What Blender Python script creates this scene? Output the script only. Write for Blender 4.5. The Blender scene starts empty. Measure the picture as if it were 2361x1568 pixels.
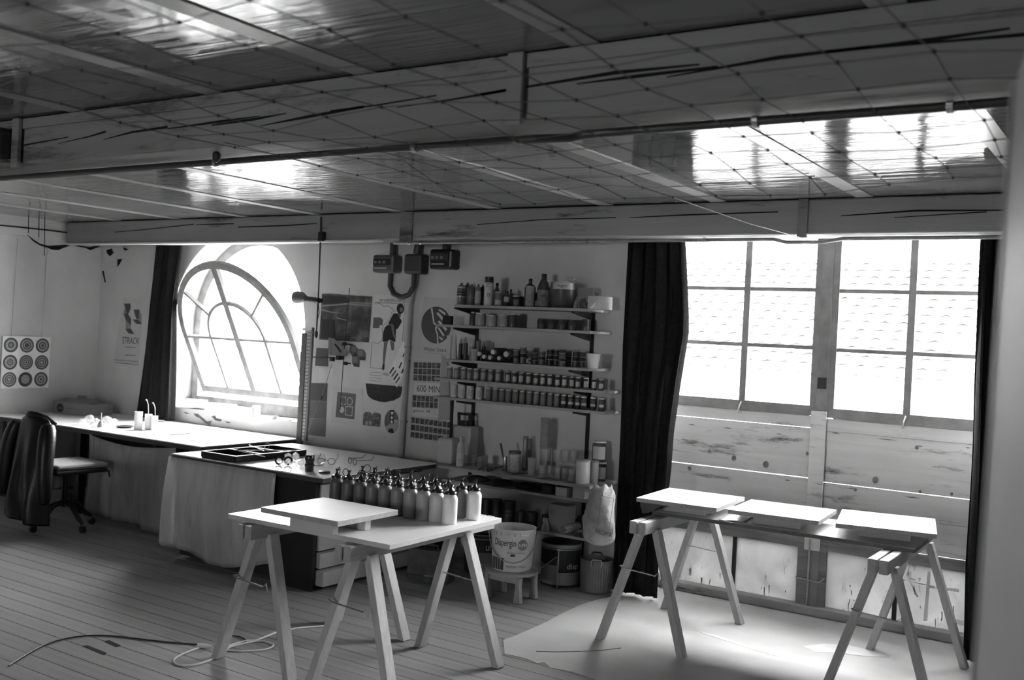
import bpy, bmesh, math, random
from mathutils import Vector, Matrix
random.seed(7)
SC = bpy.context.scene
COL = SC.collection
# ------------------------------------------------------------------ camera
H = 1.65
YAW, PITCH, ROLL = math.radians(33.2), math.radians(-.3), math.radians(2.85)
FPX, CX, CY = 2345., 1180.5, 784.
FWD = Vector((-math.sin(YAW)*math.cos(PITCH), math.cos(YAW)*math.cos(PITCH), math.sin(PITCH)))
RGT = Vector((math.cos(YAW), math.sin(YAW), 0))
UPV = RGT.cross(FWD)
IX = math.cos(ROLL)*RGT + math.sin(ROLL)*UPV
IU = -math.sin(ROLL)*RGT + math.cos(ROLL)*UPV
CAM = Vector((0, 0, H))
cd = bpy.data.cameras.new('camera'); cam = bpy.data.objects.new('camera', cd); COL.objects.link(cam)
cd.sensor_width = 36.0; cd.lens = FPX/2361*36; cd.clip_start = .02; cd.clip_end = 300
cd.dof.use_dof = True; cd.dof.focus_distance = 5.6; cd.dof.aperture_fstop = 3.2
m = Matrix((IX, IU, -FWD)).transposed().to_4x4(); m.translation = CAM; cam.matrix_world = m
SC.camera = cam
# ------------------------------------------------------------------ sky, light, exposure
SKY = 9.0
wd = bpy.data.worlds.new('overcast_sky'); SC.world = wd; wd.use_nodes = True
bg = wd.node_tree.nodes['Background']; bg.inputs[0].default_value = (1, 1, 1, 1); bg.inputs[1].default_value = SKY
def portal(name, loc, sx, sz, rz=0):
    l = bpy.data.lights.new(name, 'AREA'); l.shape = 'RECTANGLE'; l.size = sx; l.size_y = sz
    o = bpy.data.objects.new(name, l); COL.objects.link(o); o.location = loc
    o.rotation_euler = (math.radians(-90), 0, math.radians(rz))      # faces into the room
    l.cycles.is_portal = True
    return o
portal('window_portal', (-1.8, 6.64, 1.2), 2.2, 2.5)
portal('arch_portal', (-6.69, 6.64, 1.6), 1.8, 1.75)
portal('fill_window_portal', (-2.6, -4.54, 1.6), 1.0, 1.0, 180)  # portal of the added rear window that fills in light
vs = SC.view_settings
vs.view_transform = 'Standard'; vs.look = 'None'; vs.gamma = 1; vs.use_curve_mapping = False; vs.exposure = 3.12
SC.cycles.use_denoising = True
SC.cycles.max_bounces = 6; SC.cycles.diffuse_bounces = 4; SC.cycles.glossy_bounces = 3; SC.cycles.transparent_max_bounces = 16
SC.cycles.use_adaptive_sampling = True; SC.cycles.adaptive_threshold = .1
SC.cycles.caustics_reflective = False; SC.cycles.caustics_refractive = False
SC.cycles.sample_clamp_indirect = 6
# ------------------------------------------------------------------ a photograph point to a place on a known plane
def ray(x, y): return FWD + IX*((x-CX)/FPX) - IU*((y-CY)/FPX)
def xx(x, y, X): d = ray(x, y); return CAM + d*((X-CAM.x)/d.x)
def yy(x, y, Y): d = ray(x, y); return CAM + d*((Y-CAM.y)/d.y)
def zz(x, y, Z=0.0): d = ray(x, y); return CAM + d*((Z-CAM.z)/d.z)
def mpp(p): return (Vector(p)-CAM).dot(FWD)/FPX       # metres for one photo pixel at p
W, YW, ZC, XL, XR, YR = 6.05, 6.38, 2.49, -8.75, 2.6, -4.2
# ------------------------------------------------------------------ materials
MATS = {}
def nt(name):
    m = bpy.data.materials.new(name); m.use_nodes = True
    return m, m.node_tree.nodes, m.node_tree.links, m.node_tree.nodes['Principled BSDF']
def coords(N, L, scale, kind='Object'):
    t = N.new('ShaderNodeTexCoord'); mp = N.new('ShaderNodeMapping'); mp.inputs['Scale'].default_value = scale
    L.new(t.outputs[kind], mp.inputs['Vector']); return mp.outputs[0]
def ramp(N, L, fac, stops):
    r = N.new('ShaderNodeValToRGB'); L.new(fac, r.inputs[0]); e = r.color_ramp.elements
    while len(e) < len(stops): e.new(.5)
    for k, (p, g) in enumerate(stops): e[k].position = p; e[k].color = (g, g, g, 1)
    return r.outputs[0]
def noise(N, L, vec, scale, detail=4, rough=.55, dist=0):
    n = N.new('ShaderNodeTexNoise'); n.inputs['Scale'].default_value = scale; n.inputs['Detail'].default_value = detail
    n.inputs['Roughness'].default_value = rough; n.inputs['Distortion'].default_value = dist
    L.new(vec, n.inputs['Vector']); return n.outputs[0]
def mul(N, L, a, b):
    n = N.new('ShaderNodeMixRGB'); n.blend_type = 'MULTIPLY'; n.inputs[0].default_value = 1
    L.new(a, n.inputs[1]); L.new(b, n.inputs[2]); return n.outputs[0]
def bump(N, L, B, h, strength, dist=.01):
    b = N.new('ShaderNodeBump'); b.inputs['Strength'].default_value = strength; b.inputs['Distance'].default_value = dist
    L.new(h, b.inputs['Height']); L.new(b.outputs[0], B.inputs['Normal']); return b
def M(name, g, rough=.6, var=.12, scale=6., bmp=0., spec=.3, metal=0., st=(1, 1, 1), coat=0., rnd=0.):
    """plain grey surface with mottling and fine relief"""
    if name in MATS: return MATS[name]
    m, N, L, B = nt(name)
    v = coords(N, L, st); n = noise(N, L, v, scale, 6)
    c = ramp(N, L, n, [(.28, g*(1-var)), (.72, min(1, g*(1+var)))])
    if rnd:
        oi = N.new('ShaderNodeObjectInfo'); c = mul(N, L, c, ramp(N, L, oi.outputs['Random'], [(0, 1-rnd), (1, 1)]))
    L.new(c, B.inputs['Base Color'])
    B.inputs['Roughness'].default_value = rough; B.inputs['Specular IOR Level'].default_value = spec
    B.inputs['Metallic'].default_value = metal; B.inputs['Coat Weight'].default_value = coat
    if bmp: bump(N, L, B, noise(N, L, v, scale*6, 5), bmp)
    MATS[name] = m; return m
def wood(name, g, var=.3, along='X', rough=.55, scale=3., spec=.25, rnd=.0, worn=0., crack=0., dirt=.03):
    """grain stretched along one axis; worn: dark patches where paint has gone"""
    if name in MATS: return MATS[name]
    m, N, L, B = nt(name)
    s = {'X': (.07, 1, 1), 'Y': (1, .12, 1), 'Z': (1, 1, .12)}[along]
    v = coords(N, L, tuple(q*scale for q in s))
    n = noise(N, L, v, 12, 8, .65, .4)
    c = ramp(N, L, n, [(.25, g*(1-var)), (.75, min(1, g*(1+var*.6)))])
    if worn:
        v2 = coords(N, L, tuple(q*scale for q in {'X': (.16, 1, 1), 'Y': (1, .16, 1), 'Z': (1, 1, .16)}[along]))
        n2 = noise(N, L, v2, 5.5, 10, .74, .15)
        c = mul(N, L, c, ramp(N, L, n2, [(.0, dirt/g), (.5-worn*.14-.10, dirt/g*1.6), (.5-worn*.14, 1), (1, 1)]))
    if crack:
        v3 = coords(N, L, tuple(q*scale for q in {'X': (.06, 1, 1), 'Y': (1, .06, 1), 'Z': (1, 1, .06)}[along]))
        w = N.new('ShaderNodeTexVoronoi'); w.feature = 'DISTANCE_TO_EDGE'; w.inputs['Scale'].default_value = 3.0
        L.new(v3, w.inputs['Vector'])
        c = mul(N, L, c, ramp(N, L, w.outputs['Distance'], [(0, 1-crack), (.012, 1)]))
    if rnd:
        oi = N.new('ShaderNodeObjectInfo'); c = mul(N, L, c, ramp(N, L, oi.outputs['Random'], [(0, 1-rnd), (1, 1)]))
    L.new(c, B.inputs['Base Color']); B.inputs['Roughness'].default_value = rough
    B.inputs['Specular IOR Level'].default_value = spec
    bump(N, L, B, n, .25, .004)
    MATS[name] = m; return m
def facing_fresnel(N, L, base=.045):
    """Schlick reflectance of a thin sheet, alike on both of its sides"""
    w = N.new('ShaderNodeLayerWeight'); w.inputs[0].default_value = .5
    p = N.new('ShaderNodeMath'); p.operation = 'POWER'; L.new(w.outputs['Facing'], p.inputs[0]); p.inputs[1].default_value = 4.5
    a = N.new('ShaderNodeMath'); a.operation = 'MULTIPLY_ADD'; L.new(p.outputs[0], a.inputs[0]); a.inputs[1].default_value = .9; a.inputs[2].default_value = base
    return a.outputs[0]
def glass(name, tint=.95, refl=1.45, rough=.02):
    if name in MATS: return MATS[name]
    m, N, L, B = nt(name); N.remove(B)
    t = N.new('ShaderNodeBsdfTransparent'); t.inputs[0].default_value = (tint,)*3+(1,)
    g = N.new('ShaderNodeBsdfGlossy'); g.inputs['Roughness'].default_value = rough
    f = facing_fresnel(N, L)
    x = N.new('ShaderNodeMixShader'); L.new(f, x.inputs[0]); L.new(t.outputs[0], x.inputs[1]); L.new(g.outputs[0], x.inputs[2])
    L.new(x.outputs[0], N['Material Output'].inputs[0]); MATS[name] = m; return m
def film(name, g, clear, st=(1, 1, 1), scale=3., rough=.25, bmp=.4, stain=0., base=.045):
    """milky plastic or painted glass: part clear, part scattering, shiny"""
    if name in MATS: return MATS[name]
    m, N, L, B = nt(name); N.remove(B)
    v = coords(N, L, st); n = noise(N, L, v, scale, 7, .6, .5)
    c = ramp(N, L, n, [(.3, g*.75), (.7, min(1, g*1.15))])
    if stain:
        n3 = noise(N, L, coords(N, L, (5, 5, 1.3)), 5., 8, .75, .3)
        c = mul(N, L, c, ramp(N, L, n3, [(.0, .1), (.33, .25), (.33+stain*.1, 1), (1, 1)]))
    d = N.new('ShaderNodeBsdfDiffuse'); L.new(c, d.inputs[0])
    tl = N.new('ShaderNodeBsdfTranslucent'); L.new(c, tl.inputs[0])
    gl = N.new('ShaderNodeBsdfGlossy'); gl.inputs['Roughness'].default_value = rough
    bm = N.new('ShaderNodeBump'); bm.inputs['Strength'].default_value = bmp; bm.inputs['Distance'].default_value = .02
    L.new(n, bm.inputs['Height']); L.new(bm.outputs[0], gl.inputs['Normal'])
    tr = N.new('ShaderNodeBsdfTransparent')
    def mix(f, a, b):
        x = N.new('ShaderNodeMixShader'); x.inputs[0].default_value = f
        L.new(a, x.inputs[1]); L.new(b, x.inputs[2]); return x.outputs[0]
    s = mix(.5, d.outputs[0], tl.outputs[0]); s = mix(clear, s, tr.outputs[0])
    fr = facing_fresnel(N, L, base)
    x = N.new('ShaderNodeMixShader'); L.new(fr, x.inputs[0]); L.new(s, x.inputs[1]); L.new(gl.outputs[0], x.inputs[2])
    L.new(x.outputs[0], N['Material Output'].inputs[0]); MATS[name] = m; return m
def foil(name, g):
    """stretched shiny plastic sheet on the ceiling, with fans of tension wrinkles"""
    if name in MATS: return MATS[name]
    m, N, L, B = nt(name)
    v = coords(N, L, (1, 1, 1)); n = noise(N, L, v, .9, 3)
    L.new(ramp(N, L, n, [(.3, g*.9), (.7, g*1.1)]), B.inputs['Base Color'])
    B.inputs['Roughness'].default_value = .05; B.inputs['Specular IOR Level'].default_value = 1.0; B.inputs['IOR'].default_value = 1.7
    a = noise(N, L, coords(N, L, (.55, 9, 1)), 2.2, 5, .55, 1.2)
    b = noise(N, L, v, 2.0, 2, .4, .6)
    msk = ramp(N, L, noise(N, L, v, .8, 1), [(.42, .08), (.62, 1)])
    am = mul(N, L, a, msk)
    b1 = N.new('ShaderNodeBump'); b1.inputs['Strength'].default_value = .5; b1.inputs['Distance'].default_value = .012; L.new(b, b1.inputs['Height'])
    b2 = N.new('ShaderNodeBump'); b2.inputs['Strength'].default_value = .75; b2.inputs['Distance'].default_value = .011; L.new(am, b2.inputs['Height'])
    L.new(b1.outputs[0], b2.inputs['Normal']); L.new(b2.outputs[0], B.inputs['Normal'])
    MATS[name] = m; return m
def photo(name, g, scale=30.):
    """flat print of a mottled picture"""
    if name in MATS: return MATS[name]
    m, N, L, B = nt(name)
    n = noise(N, L, coords(N, L, (1, 1, 1)), scale, 3)
    L.new(ramp(N, L, n, [(.3, g*.25), (.5, g*.8), (.72, min(1, g*2.6))]), B.inputs['Base Color'])
    B.inputs['Roughness'].default_value = .5; MATS[name] = m; return m
# ------------------------------------------------------------------ mesh building
ORG = {}
def link(o): COL.objects.link(o); return o
def tag(o, label=None, cat=None, group=None, kind=None):
    if label: o['label'] = label
    if cat: o['category'] = cat
    if group: o['group'] = group
    if kind: o['kind'] = kind
    return o
def thing(name, label, cat, loc=(0, 0, 0), rz=0, group=None):
    o = link(bpy.data.objects.new(name, None)); o.location = loc; o.rotation_euler = (0, 0, rz); o.empty_display_size = .05
    ORG[o.name] = Vector(loc); return tag(o, label, cat, group)
class MB:
    def __init__(s): s.v = []; s.f = []
    def add(s, vs, fs):
        b = len(s.v); s.v += [Vector(p) for p in vs]; s.f += [tuple(b+i for i in f) for f in fs]; return s
    def box(s, x0, x1, y0, y1, z0, z1):
        return s.add([(x0, y0, z0), (x1, y0, z0), (x1, y1, z0), (x0, y1, z0), (x0, y0, z1), (x1, y0, z1), (x1, y1, z1), (x0, y1, z1)],
                     [(3, 2, 1, 0), (4, 5, 6, 7), (0, 1, 5, 4), (1, 2, 6, 5), (2, 3, 7, 6), (3, 0, 4, 7)])
    def bar(s, p0, p1, w, h, up=(0, 0, 1)):
        """rectangular bar from p0 to p1, w across, h along up"""
        p0, p1 = Vector(p0), Vector(p1); d = (p1-p0).normalized(); u = Vector(up); r = d.cross(u).normalized(); u = r.cross(d).normalized()
        q = []
        for p in (p0, p1):
            q += [p-r*w/2-u*h/2, p+r*w/2-u*h/2, p+r*w/2+u*h/2, p-r*w/2+u*h/2]
        return s.add(q, [(0, 1, 2, 3), (7, 6, 5, 4), (4, 5, 1, 0), (5, 6, 2, 1), (6, 7, 3, 2), (7, 4, 0, 3)])
    def tube(s, pts, r, n=8, cap=True):
        pts = [Vector(p) for p in pts]; R = r if isinstance(r, (list, tuple)) else [r]*len(pts)
        b = len(s.v); prev = None
        for i, p in enumerate(pts):
            d = (pts[min(i+1, len(pts)-1)]-pts[max(i-1, 0)]).normalized()
            a = Vector((0, 0, 1)) if abs(d.z) < .9 else Vector((1, 0, 0))
            if prev is not None: a = prev
            u = (a-d*a.dot(d)).normalized(); w = d.cross(u); prev = u
            for k in range(n):
                t = 2*math.pi*k/n; s.v.append(p+(u*math.cos(t)+w*math.sin(t))*R[i])
        for i in range(len(pts)-1):
            for k in range(n):
                k2 = (k+1) % n; s.f.append((b+i*n+k, b+i*n+k2, b+(i+1)*n+k2, b+(i+1)*n+k))
        if cap:
            s.f.append(tuple(b+k for k in range(n))[::-1]); s.f.append(tuple(b+(len(pts)-1)*n+k for k in range(n)))
        return s
    def lathe(s, prof, c=(0, 0, 0), n=24, sx=1., sy=1., cap=True):
        c = Vector(c); b = len(s.v)
        for r, z in prof:
            for k in range(n):
                t = 2*math.pi*k/n; s.v.append(c+Vector((r*math.cos(t)*sx, r*math.sin(t)*sy, z)))
        for i in range(len(prof)-1):
            for k in range(n):
                k2 = (k+1) % n; s.f.append((b+i*n+k, b+i*n+k2, b+(i+1)*n+k2, b+(i+1)*n+k))
        if cap:
            s.f.append(tuple(b+k for k in range(n))[::-1]); s.f.append(tuple(b+(len(prof)-1)*n+k for k in range(n)))
        return s
    def prism(s, pts, d):
        """polygon pts pushed along vector d"""
        d = Vector(d); p = [Vector(q) for q in pts]; n = len(p)
        return s.add(p+[q+d for q in p], [tuple(range(n)), tuple(range(2*n-1, n-1, -1))]+[((i+1) % n, i, n+i, n+(i+1) % n) for i in range(n)])
    def arc(s, c, r, a0, a1, z0, z1, n=10, t=.0006):
        """curved label on a cylinder"""
        c = Vector(c); b = len(s.v)
        for k in range(n+1):
            a = a0+(a1-a0)*k/n; q = Vector((math.cos(a), math.sin(a), 0))
            s.v += [c+q*(r+t)+Vector((0, 0, z0)), c+q*(r+t)+Vector((0, 0, z1))]
        for k in range(n): s.f.append((b+2*k, b+2*k+2, b+2*k+3, b+2*k+1))
        return s
    def build(s, name, mat, parent=None, smooth=False, bev=0., local=False, solid=0., sub=0):
        o0 = ORG.get(parent.name, Vector()) if (parent is not None and not local) else Vector()
        me = bpy.data.meshes.new(name)
        me.from_pydata([tuple(p-o0) for p in s.v], [], s.f)
        bm = bmesh.new(); bm.from_mesh(me)
        bmesh.ops.recalc_face_normals(bm, faces=bm.faces); bm.to_mesh(me); bm.free()
        me.materials.append(mat)
        if smooth:
            me.polygons.foreach_set('use_smooth', [True]*len(me.polygons))
            try: me.set_sharp_from_angle(angle=math.radians(42))
            except Exception: pass
        o = link(bpy.data.objects.new(name, me))
        if parent is not None:
            o.parent = parent; ORG[o.name] = o0
        if solid:
            md = o.modifiers.new('thickness', 'SOLIDIFY'); md.thickness = solid; md.offset = 0
        if sub:
            md = o.modifiers.new('smooth', 'SUBSURF'); md.levels = sub; md.render_levels = sub
        if bev:
            md = o.modifiers.new('edge', 'BEVEL'); md.width = bev; md.segments = 2; md.limit_method = 'ANGLE'
        return o
def copy_tree(o, parent=None):
    c = o.copy(); link(c)
    if parent is not None: c.parent = parent
    for ch in o.children: copy_tree(ch, c)
    return c
def B_(name, mat, parent, *b, bev=0.):
    m = MB()
    for q in b: m.box(*q)
    return m.build(name, mat, parent, bev=bev)
def text_uv(s, bold=0.):
    cu = bpy.data.curves.new('t', 'FONT'); cu.body = s; cu.size = 1; cu.resolution_u = 3; cu.offset = bold
    o = bpy.data.objects.new('t', cu); link(o)
    dg = bpy.context.evaluated_depsgraph_get(); dg.update()
    me = bpy.data.meshes.new_from_object(o.evaluated_get(dg))
    vs = [Vector((v.co.x, v.co.y)) for v in me.vertices]; fs = [tuple(p.vertices) for p in me.polygons]
    bpy.data.objects.remove(o); bpy.data.curves.remove(cu); bpy.data.meshes.remove(me)
    x0 = min(v.x for v in vs); x1 = max(v.x for v in vs); y0 = min(v.y for v in vs); y1 = max(v.y for v in vs)
    return [((v.x-x0)/(x1-x0), (v.y-y0)/max(1e-6, y1-y0)) for v in vs], fs
def text_quad(s, q, mat, parent, name='lettering', bold=0.):
    """lettering filling quad q = (bottom left, bottom right, top right, top left)"""
    uv, fs = text_uv(s, bold); a, b, c, d = [Vector(p) for p in q]
    return MB().add([(a*(1-u)+b*u)*(1-v)+(d*(1-u)+c*u)*v for u, v in uv], fs).build(name, mat, parent)
def text_cyl(s, c, r, amid, aw, z0, z1, mat, parent, name='lettering', bold=0.):
    """lettering wrapped on a cylinder; amid is the middle angle, aw the angle it spans"""
    uv, fs = text_uv(s, bold); c = Vector(c)
    vs = []
    for u, v in uv:
        a = amid+(u-.5)*aw; vs.append(c+Vector((math.cos(a)*(r+.001), math.sin(a)*(r+.001), z0+(z1-z0)*v)))
    return MB().add(vs, fs).build(name, mat, parent)
def face_ang(p): return math.atan2(CAM.y-p[1], CAM.x-p[0])
def wq(px, off, Y=None):
    """photo points on the back wall"""
    return [yy(a, b, (W if Y is None else Y)-off) for a, b in px]
def wpoly(name, px, mat, parent, off=.002, th=.0008, Y=None):
    return MB().prism(wq(px, off, Y), (0, -th, 0)).build(name, mat, parent)
ORD = ['first', 'second', 'third', 'fourth', 'fifth', 'sixth', 'seventh', 'eighth', 'ninth', 'tenth', 'eleventh', 'twelfth', 'thirteenth',
       'fourteenth', 'fifteenth', 'sixteenth', 'seventeenth', 'eighteenth', 'nineteenth', 'twentieth', 'twenty-first', 'twenty-second', 'twenty-third', 'twenty-fourth']
# palette
PLASTER = M('plaster', .58, .85, .10, 2.2, .25, .15)
WHITE = M('white_laminate', .86, .22, .02, 8, 0, .45)
BOARDW = M('white_board', .88, .45, .02, 8)
EDGE = wood('board_edge', .38, .3, 'Z', scale=14)
DARK = M('dark_paint', .025, .5, .2)
BLACK = M('black_plastic', .012, .32, .1, spec=.5)
GREYM = M('grey_metal', .32, .42, .15, 20, .05, .5, .5)
STEEL = M('bright_steel', .7, .25, .05, 20, 0, .5, 1.)
PAPER = M('paper', .62, .75, .04, 20)
INK = M('printing_ink', .03, .6, .1)
INKM = M('grey_ink', .12, .6, .15)
CURT = M('dark_curtain_cloth', .016, .95, .3, 40, .2, .1)
CARD = M('cardboard', .22, .85, .12, 10, .1, .1)
LWOOD = wood('pale_timber', .42, .22, 'Z', scale=5)
LWOODY = wood('pale_timber_rail', .36, .22, 'Y', scale=5)
GL = glass('clear_glass', .93)
PANE = glass('window_glass', .97)
WIRE = M('black_wire', .03, .5, .1)
# ================================================================== THE SETTING
# floor: long boards running along the window wall
PLANK = wood('floor_boards', .31, .16, 'X', .62, 2.2, .25, rnd=.14, worn=.25, dirt=.16)
floor = MB().box(XL-.3, XR+.3, YR-.3, 6.9, -.12, -.024).build('floor', M('subfloor', .02, .9))
tag(floor, 'worn bare wooden floorboards running along the window wall', kind='structure')
B_('rear_floor', PLANK, floor, (XL, XR, YR, 1.79, -.02, 0))
pm = MB().box(0, 1, 0, .1128, -.022, 0).build('plank', PLANK, floor)
y = 1.8; k = 0
first = True
while y < 6.55:
    x = XL; n = 0
    cuts = sorted(random.uniform(XL+1, XR-1) for _ in range(2))
    cuts = [c for i, c in enumerate(cuts) if i == 0 or c-cuts[i-1] > .8]+[XR]
    for c in cuts:
        o = pm if first else link(pm.copy()); first = False
        o.parent = floor; o.location = (x+.0012, y, random.uniform(-.0016, 0)); o.scale = (c-x-.0024, 1, 1); x = c
    y += .118
# two burnt dark knots between the boards near the cable
for q in (((190, 1489), (203, 1488), (246, 1505), (240, 1510)), ((240, 1478), (252, 1476), (278, 1488), (268, 1491))):
    MB().prism([zz(a, b, .0012) for a, b in q], (0, 0, -.002)).build('dark_gap', M('gap_dark', .015, .9), floor)
# back wall (arched window on the left, big window on the right)
AX, AZ, AR, ASILL = -6.83, 1.585, .835, .845
WL, WR, WTOP, WB = -2.98, -.80, 2.44, 6.62
wb = MB()
wb.box(XL-.3, AX-AR, W, WB, -.02, ZC+.1).box(AX+AR, WL, W, WB, -.02, ZC+.1).box(WR, XR+.3, W, WB, -.02, ZC+.1)
wb.box(WL, WR, W, WB, WTOP, ZC+.1).box(AX-AR, AX+AR, W, WB, -.02, ASILL)
NA = 40
for i in range(NA):
    a0 = math.pi*i/NA; a1 = math.pi*(i+1)/NA
    x0, z0, x1, z1 = AX-AR*math.cos(a0), AZ+AR*math.sin(a0), AX-AR*math.cos(a1), AZ+AR*math.sin(a1)
    if z0 > ZC and z1 > ZC: z0 = z1 = ZC
    zt = ZC+.1
    wb.prism([(x0, W, min(z0, zt-.01)), (x1, W, min(z1, zt-.01)), (x1, W, zt), (x0, W, zt)], (0, WB-W, 0))
wall_back = wb.build('wall_back', PLASTER); tag(wall_back, 'plastered window wall with an arched opening and a large opening', kind='structure')
PLASTER_DIM = M('plaster_end_wall_dimmed', .46, .85, .10, 2.2, .25, .15)  # back-wall plaster darkened: weaker light on the end wall put into its colour
wl = MB().box(XL-.3, XL, YR, W, -.02, ZC+.1).build('wall_left', PLASTER_DIM); tag(wl, 'plain plastered end wall with a damaged plaster band', kind='structure')
tag(MB().box(XR, XR+.3, YR, W, -.02, ZC+.1).build('wall_right', PLASTER), 'plastered side wall out of view', kind='structure')
RX0, RX1, OZ0, OZ1 = -3.0, -2.2, 1.2, 2.0      # unseen window added in the rear wall to brighten camera-facing surfaces
wr = MB().box(XL-.3, RX0, YR-.3, YR, -.02, ZC+.1).box(RX1, XR+.3, YR-.3, YR, -.02, ZC+.1).box(RX0, RX1, YR-.3, YR, -.02, OZ0).box(RX0, RX1, YR-.3, YR, OZ1, ZC+.1)
tag(wr.build('wall_rear', PLASTER), 'plastered rear wall with an added fill-light opening behind the camera', kind='structure')
FR0 = M('window_frame_paint', .20, .6, .25, 9, .2)
w3 = thing('fill_window', None, None, (-2.6, YR-.15, OZ0)); tag(w3, 'added fill-light window in the rear wall, unseen behind the camera', kind='structure')
for k in range(3):
    xa_ = RX0+(RX1-RX0)*k/2
    B_('frame', FR0, w3, (max(RX0, xa_-.04), min(RX1, xa_+.04), YR-.17, YR-.12, OZ0, OZ1))
    if k < 2: B_('pane', PANE, w3, (xa_+.04, xa_+(RX1-RX0)/2-.04, YR-.145, YR-.14, OZ0, OZ1))
# plaster band at the top of the left wall, its broken lower edge and the holes beside the corner
band = MB()
low = [(-60, 533), (65, 545), (80, 560), (105, 574), (130, 568), (160, 566), (195, 571), (225, 570), (234, 562)]
pts = [xx(a, b, XL) for a, b in low]
band.prism(pts+[Vector((XL, W, 2.49)), Vector((XL, pts[0].y, 2.49))], (.035, 0, 0))
tb = band.build('trim_2', PLASTER_DIM); tag(tb, 'raised plaster band with a broken lower edge on the end wall', kind='structure')
DK = M('crack_dark', .008, .95)
MB().prism([xx(a, b, XL+.036) for a, b in ((62, 541), (78, 553), (92, 562), (112, 567), (128, 566), (146, 565), (165, 562), (182, 566), (205, 570), (218, 567), (234, 566), (226, 570), (208, 577), (198, 572), (182, 569), (165, 565), (148, 571), (134, 577), (120, 576), (108, 571), (92, 566), (76, 556))], (.004, 0, 0)).build('crack', DK, tb)
MB().prism([xx(a, b, XL+.037) for a, b in ((-40, 511), (0, 518), (90, 527), (180, 538), (180, 541), (90, 530), (0, 521), (-40, 514))], (.003, 0, 0)).build('crack', DK, tb)
for xq, y0, y1 in ((66, 492, 538), (90, 496, 548), (103, 494, 590), (167, 500, 560)):
    MB().prism([xx(a, b, XL+.037) for a, b in ((xq-.7, y0), (xq+.7, y0), (xq, y1), (xq-1.4, y1))], (.002, 0, 0)).build('crack', DK, tb)
for q in (((246, 577), (258, 573), (262, 583), (254, 591), (247, 584)), ((284, 570), (297, 575), (290, 578), (286, 576)), ((271, 598), (282, 597), (277, 607), (271, 616)),
          ((236, 625), (239, 624), (244, 650), (242, 652))):
    MB().prism(wq(q, .0), (0, -.003, 0)).build('hole', DK, wall_back)
# peeling plaster under the arched window
for q in (((446, 953), (456, 954), (466, 962), (478, 972), (488, 970), (484, 980), (474, 976), (462, 965), (452, 960)), ((488, 960), (496, 958), (498, 964), (512, 968), (508, 972), (496, 969)), ((424, 950), (440, 953), (430, 954)), ((518, 971), (534, 974), (526, 976)), ((664, 970), (676, 966), (670, 971))):
    MB().prism(wq(q, .0), (0, -.003, 0)).build('hole', M('bare_plaster', .13, .95, .4, 30.), wall_back)
# ceiling with shiny stretched sheeting and battens
ceil = MB().box(XL-.3, XR+.3, YR-.3, WB, ZC+.012, ZC+.2).build('ceiling', M('ceiling_boards', .3, .8))
tag(ceil, 'low ceiling lined with shiny plastic sheeting between battens', kind='structure')
FOIL = foil('ceiling_sheeting', .18)
bx = [XL, -7.92, -7.12, -6.30, -5.50, -4.68, -3.86, -3.02, -2.28, -1.45, -.62, .2, 1.0, 1.8, XR]
for i in range(len(bx)-1):
    for (ya, yb) in ((YR, 2.53), (2.77, 5.62)):
        B_('sheeting_panel', FOIL, ceil, (bx[i]+.002, bx[i+1]-.002, ya+.002, yb-.002, ZC, ZC+.011))
BATM = M('ceiling_batten_paint', .34, .28, .1, 4, .05, .5)
for x in bx[1:-1]:
    B_('batten', BATM, ceil, (x-.045, x+.045, 2.771, 5.619, ZC-.0045, ZC-.0002))
    B_('batten', BATM, ceil, (x-.045, x+.045, YR, 2.529, ZC-.0045, ZC-.0002))
# ceiling beams
BEAM = wood('painted_beam', .23, .16, 'X', .6, 1.1, .2, worn=.12, dirt=.05)
BEAMF = wood('painted_beam_worn', .31, .16, 'X', .6, 1.3, .2, worn=.45, dirt=.04)
NBY0, NBY1, FBY0, FBY1, BZ = 2.53, 2.77, 5.62, 5.86, 2.29
def beam(name, label, y0, y1, x0, x1, mat):
    t = thing(name, label, 'beam', ((x0+x1)/2, (y0+y1)/2, BZ))
    B_('timber', mat, t, (x0, x1, y0, y1, BZ, ZC-.006), bev=.008)
    return t
nb = beam('ceiling_beam', 'thick cracked painted ceiling beam crossing close overhead', NBY0, NBY1, XL+.01, XR-.01, BEAM)
fb = beam('ceiling_beam', 'thick painted ceiling beam running along above the windows', FBY0, FBY1, XL+.08, XR-.01, BEAMF)
def crack(parent, Y, top, bot):
    """split in a beam face: photo points of its upper and lower lips"""
    MB().prism([yy(a, b, Y-.0005) for a, b in top+bot[::-1]], (0, -.0012, 0)).build('crack', DK, parent)
C3 = lambda l: [(a*.5083, b*.5083) for a, b in l]
C4 = lambda l: [(1100+a*.5341, b*.5341) for a, b in l]
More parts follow.
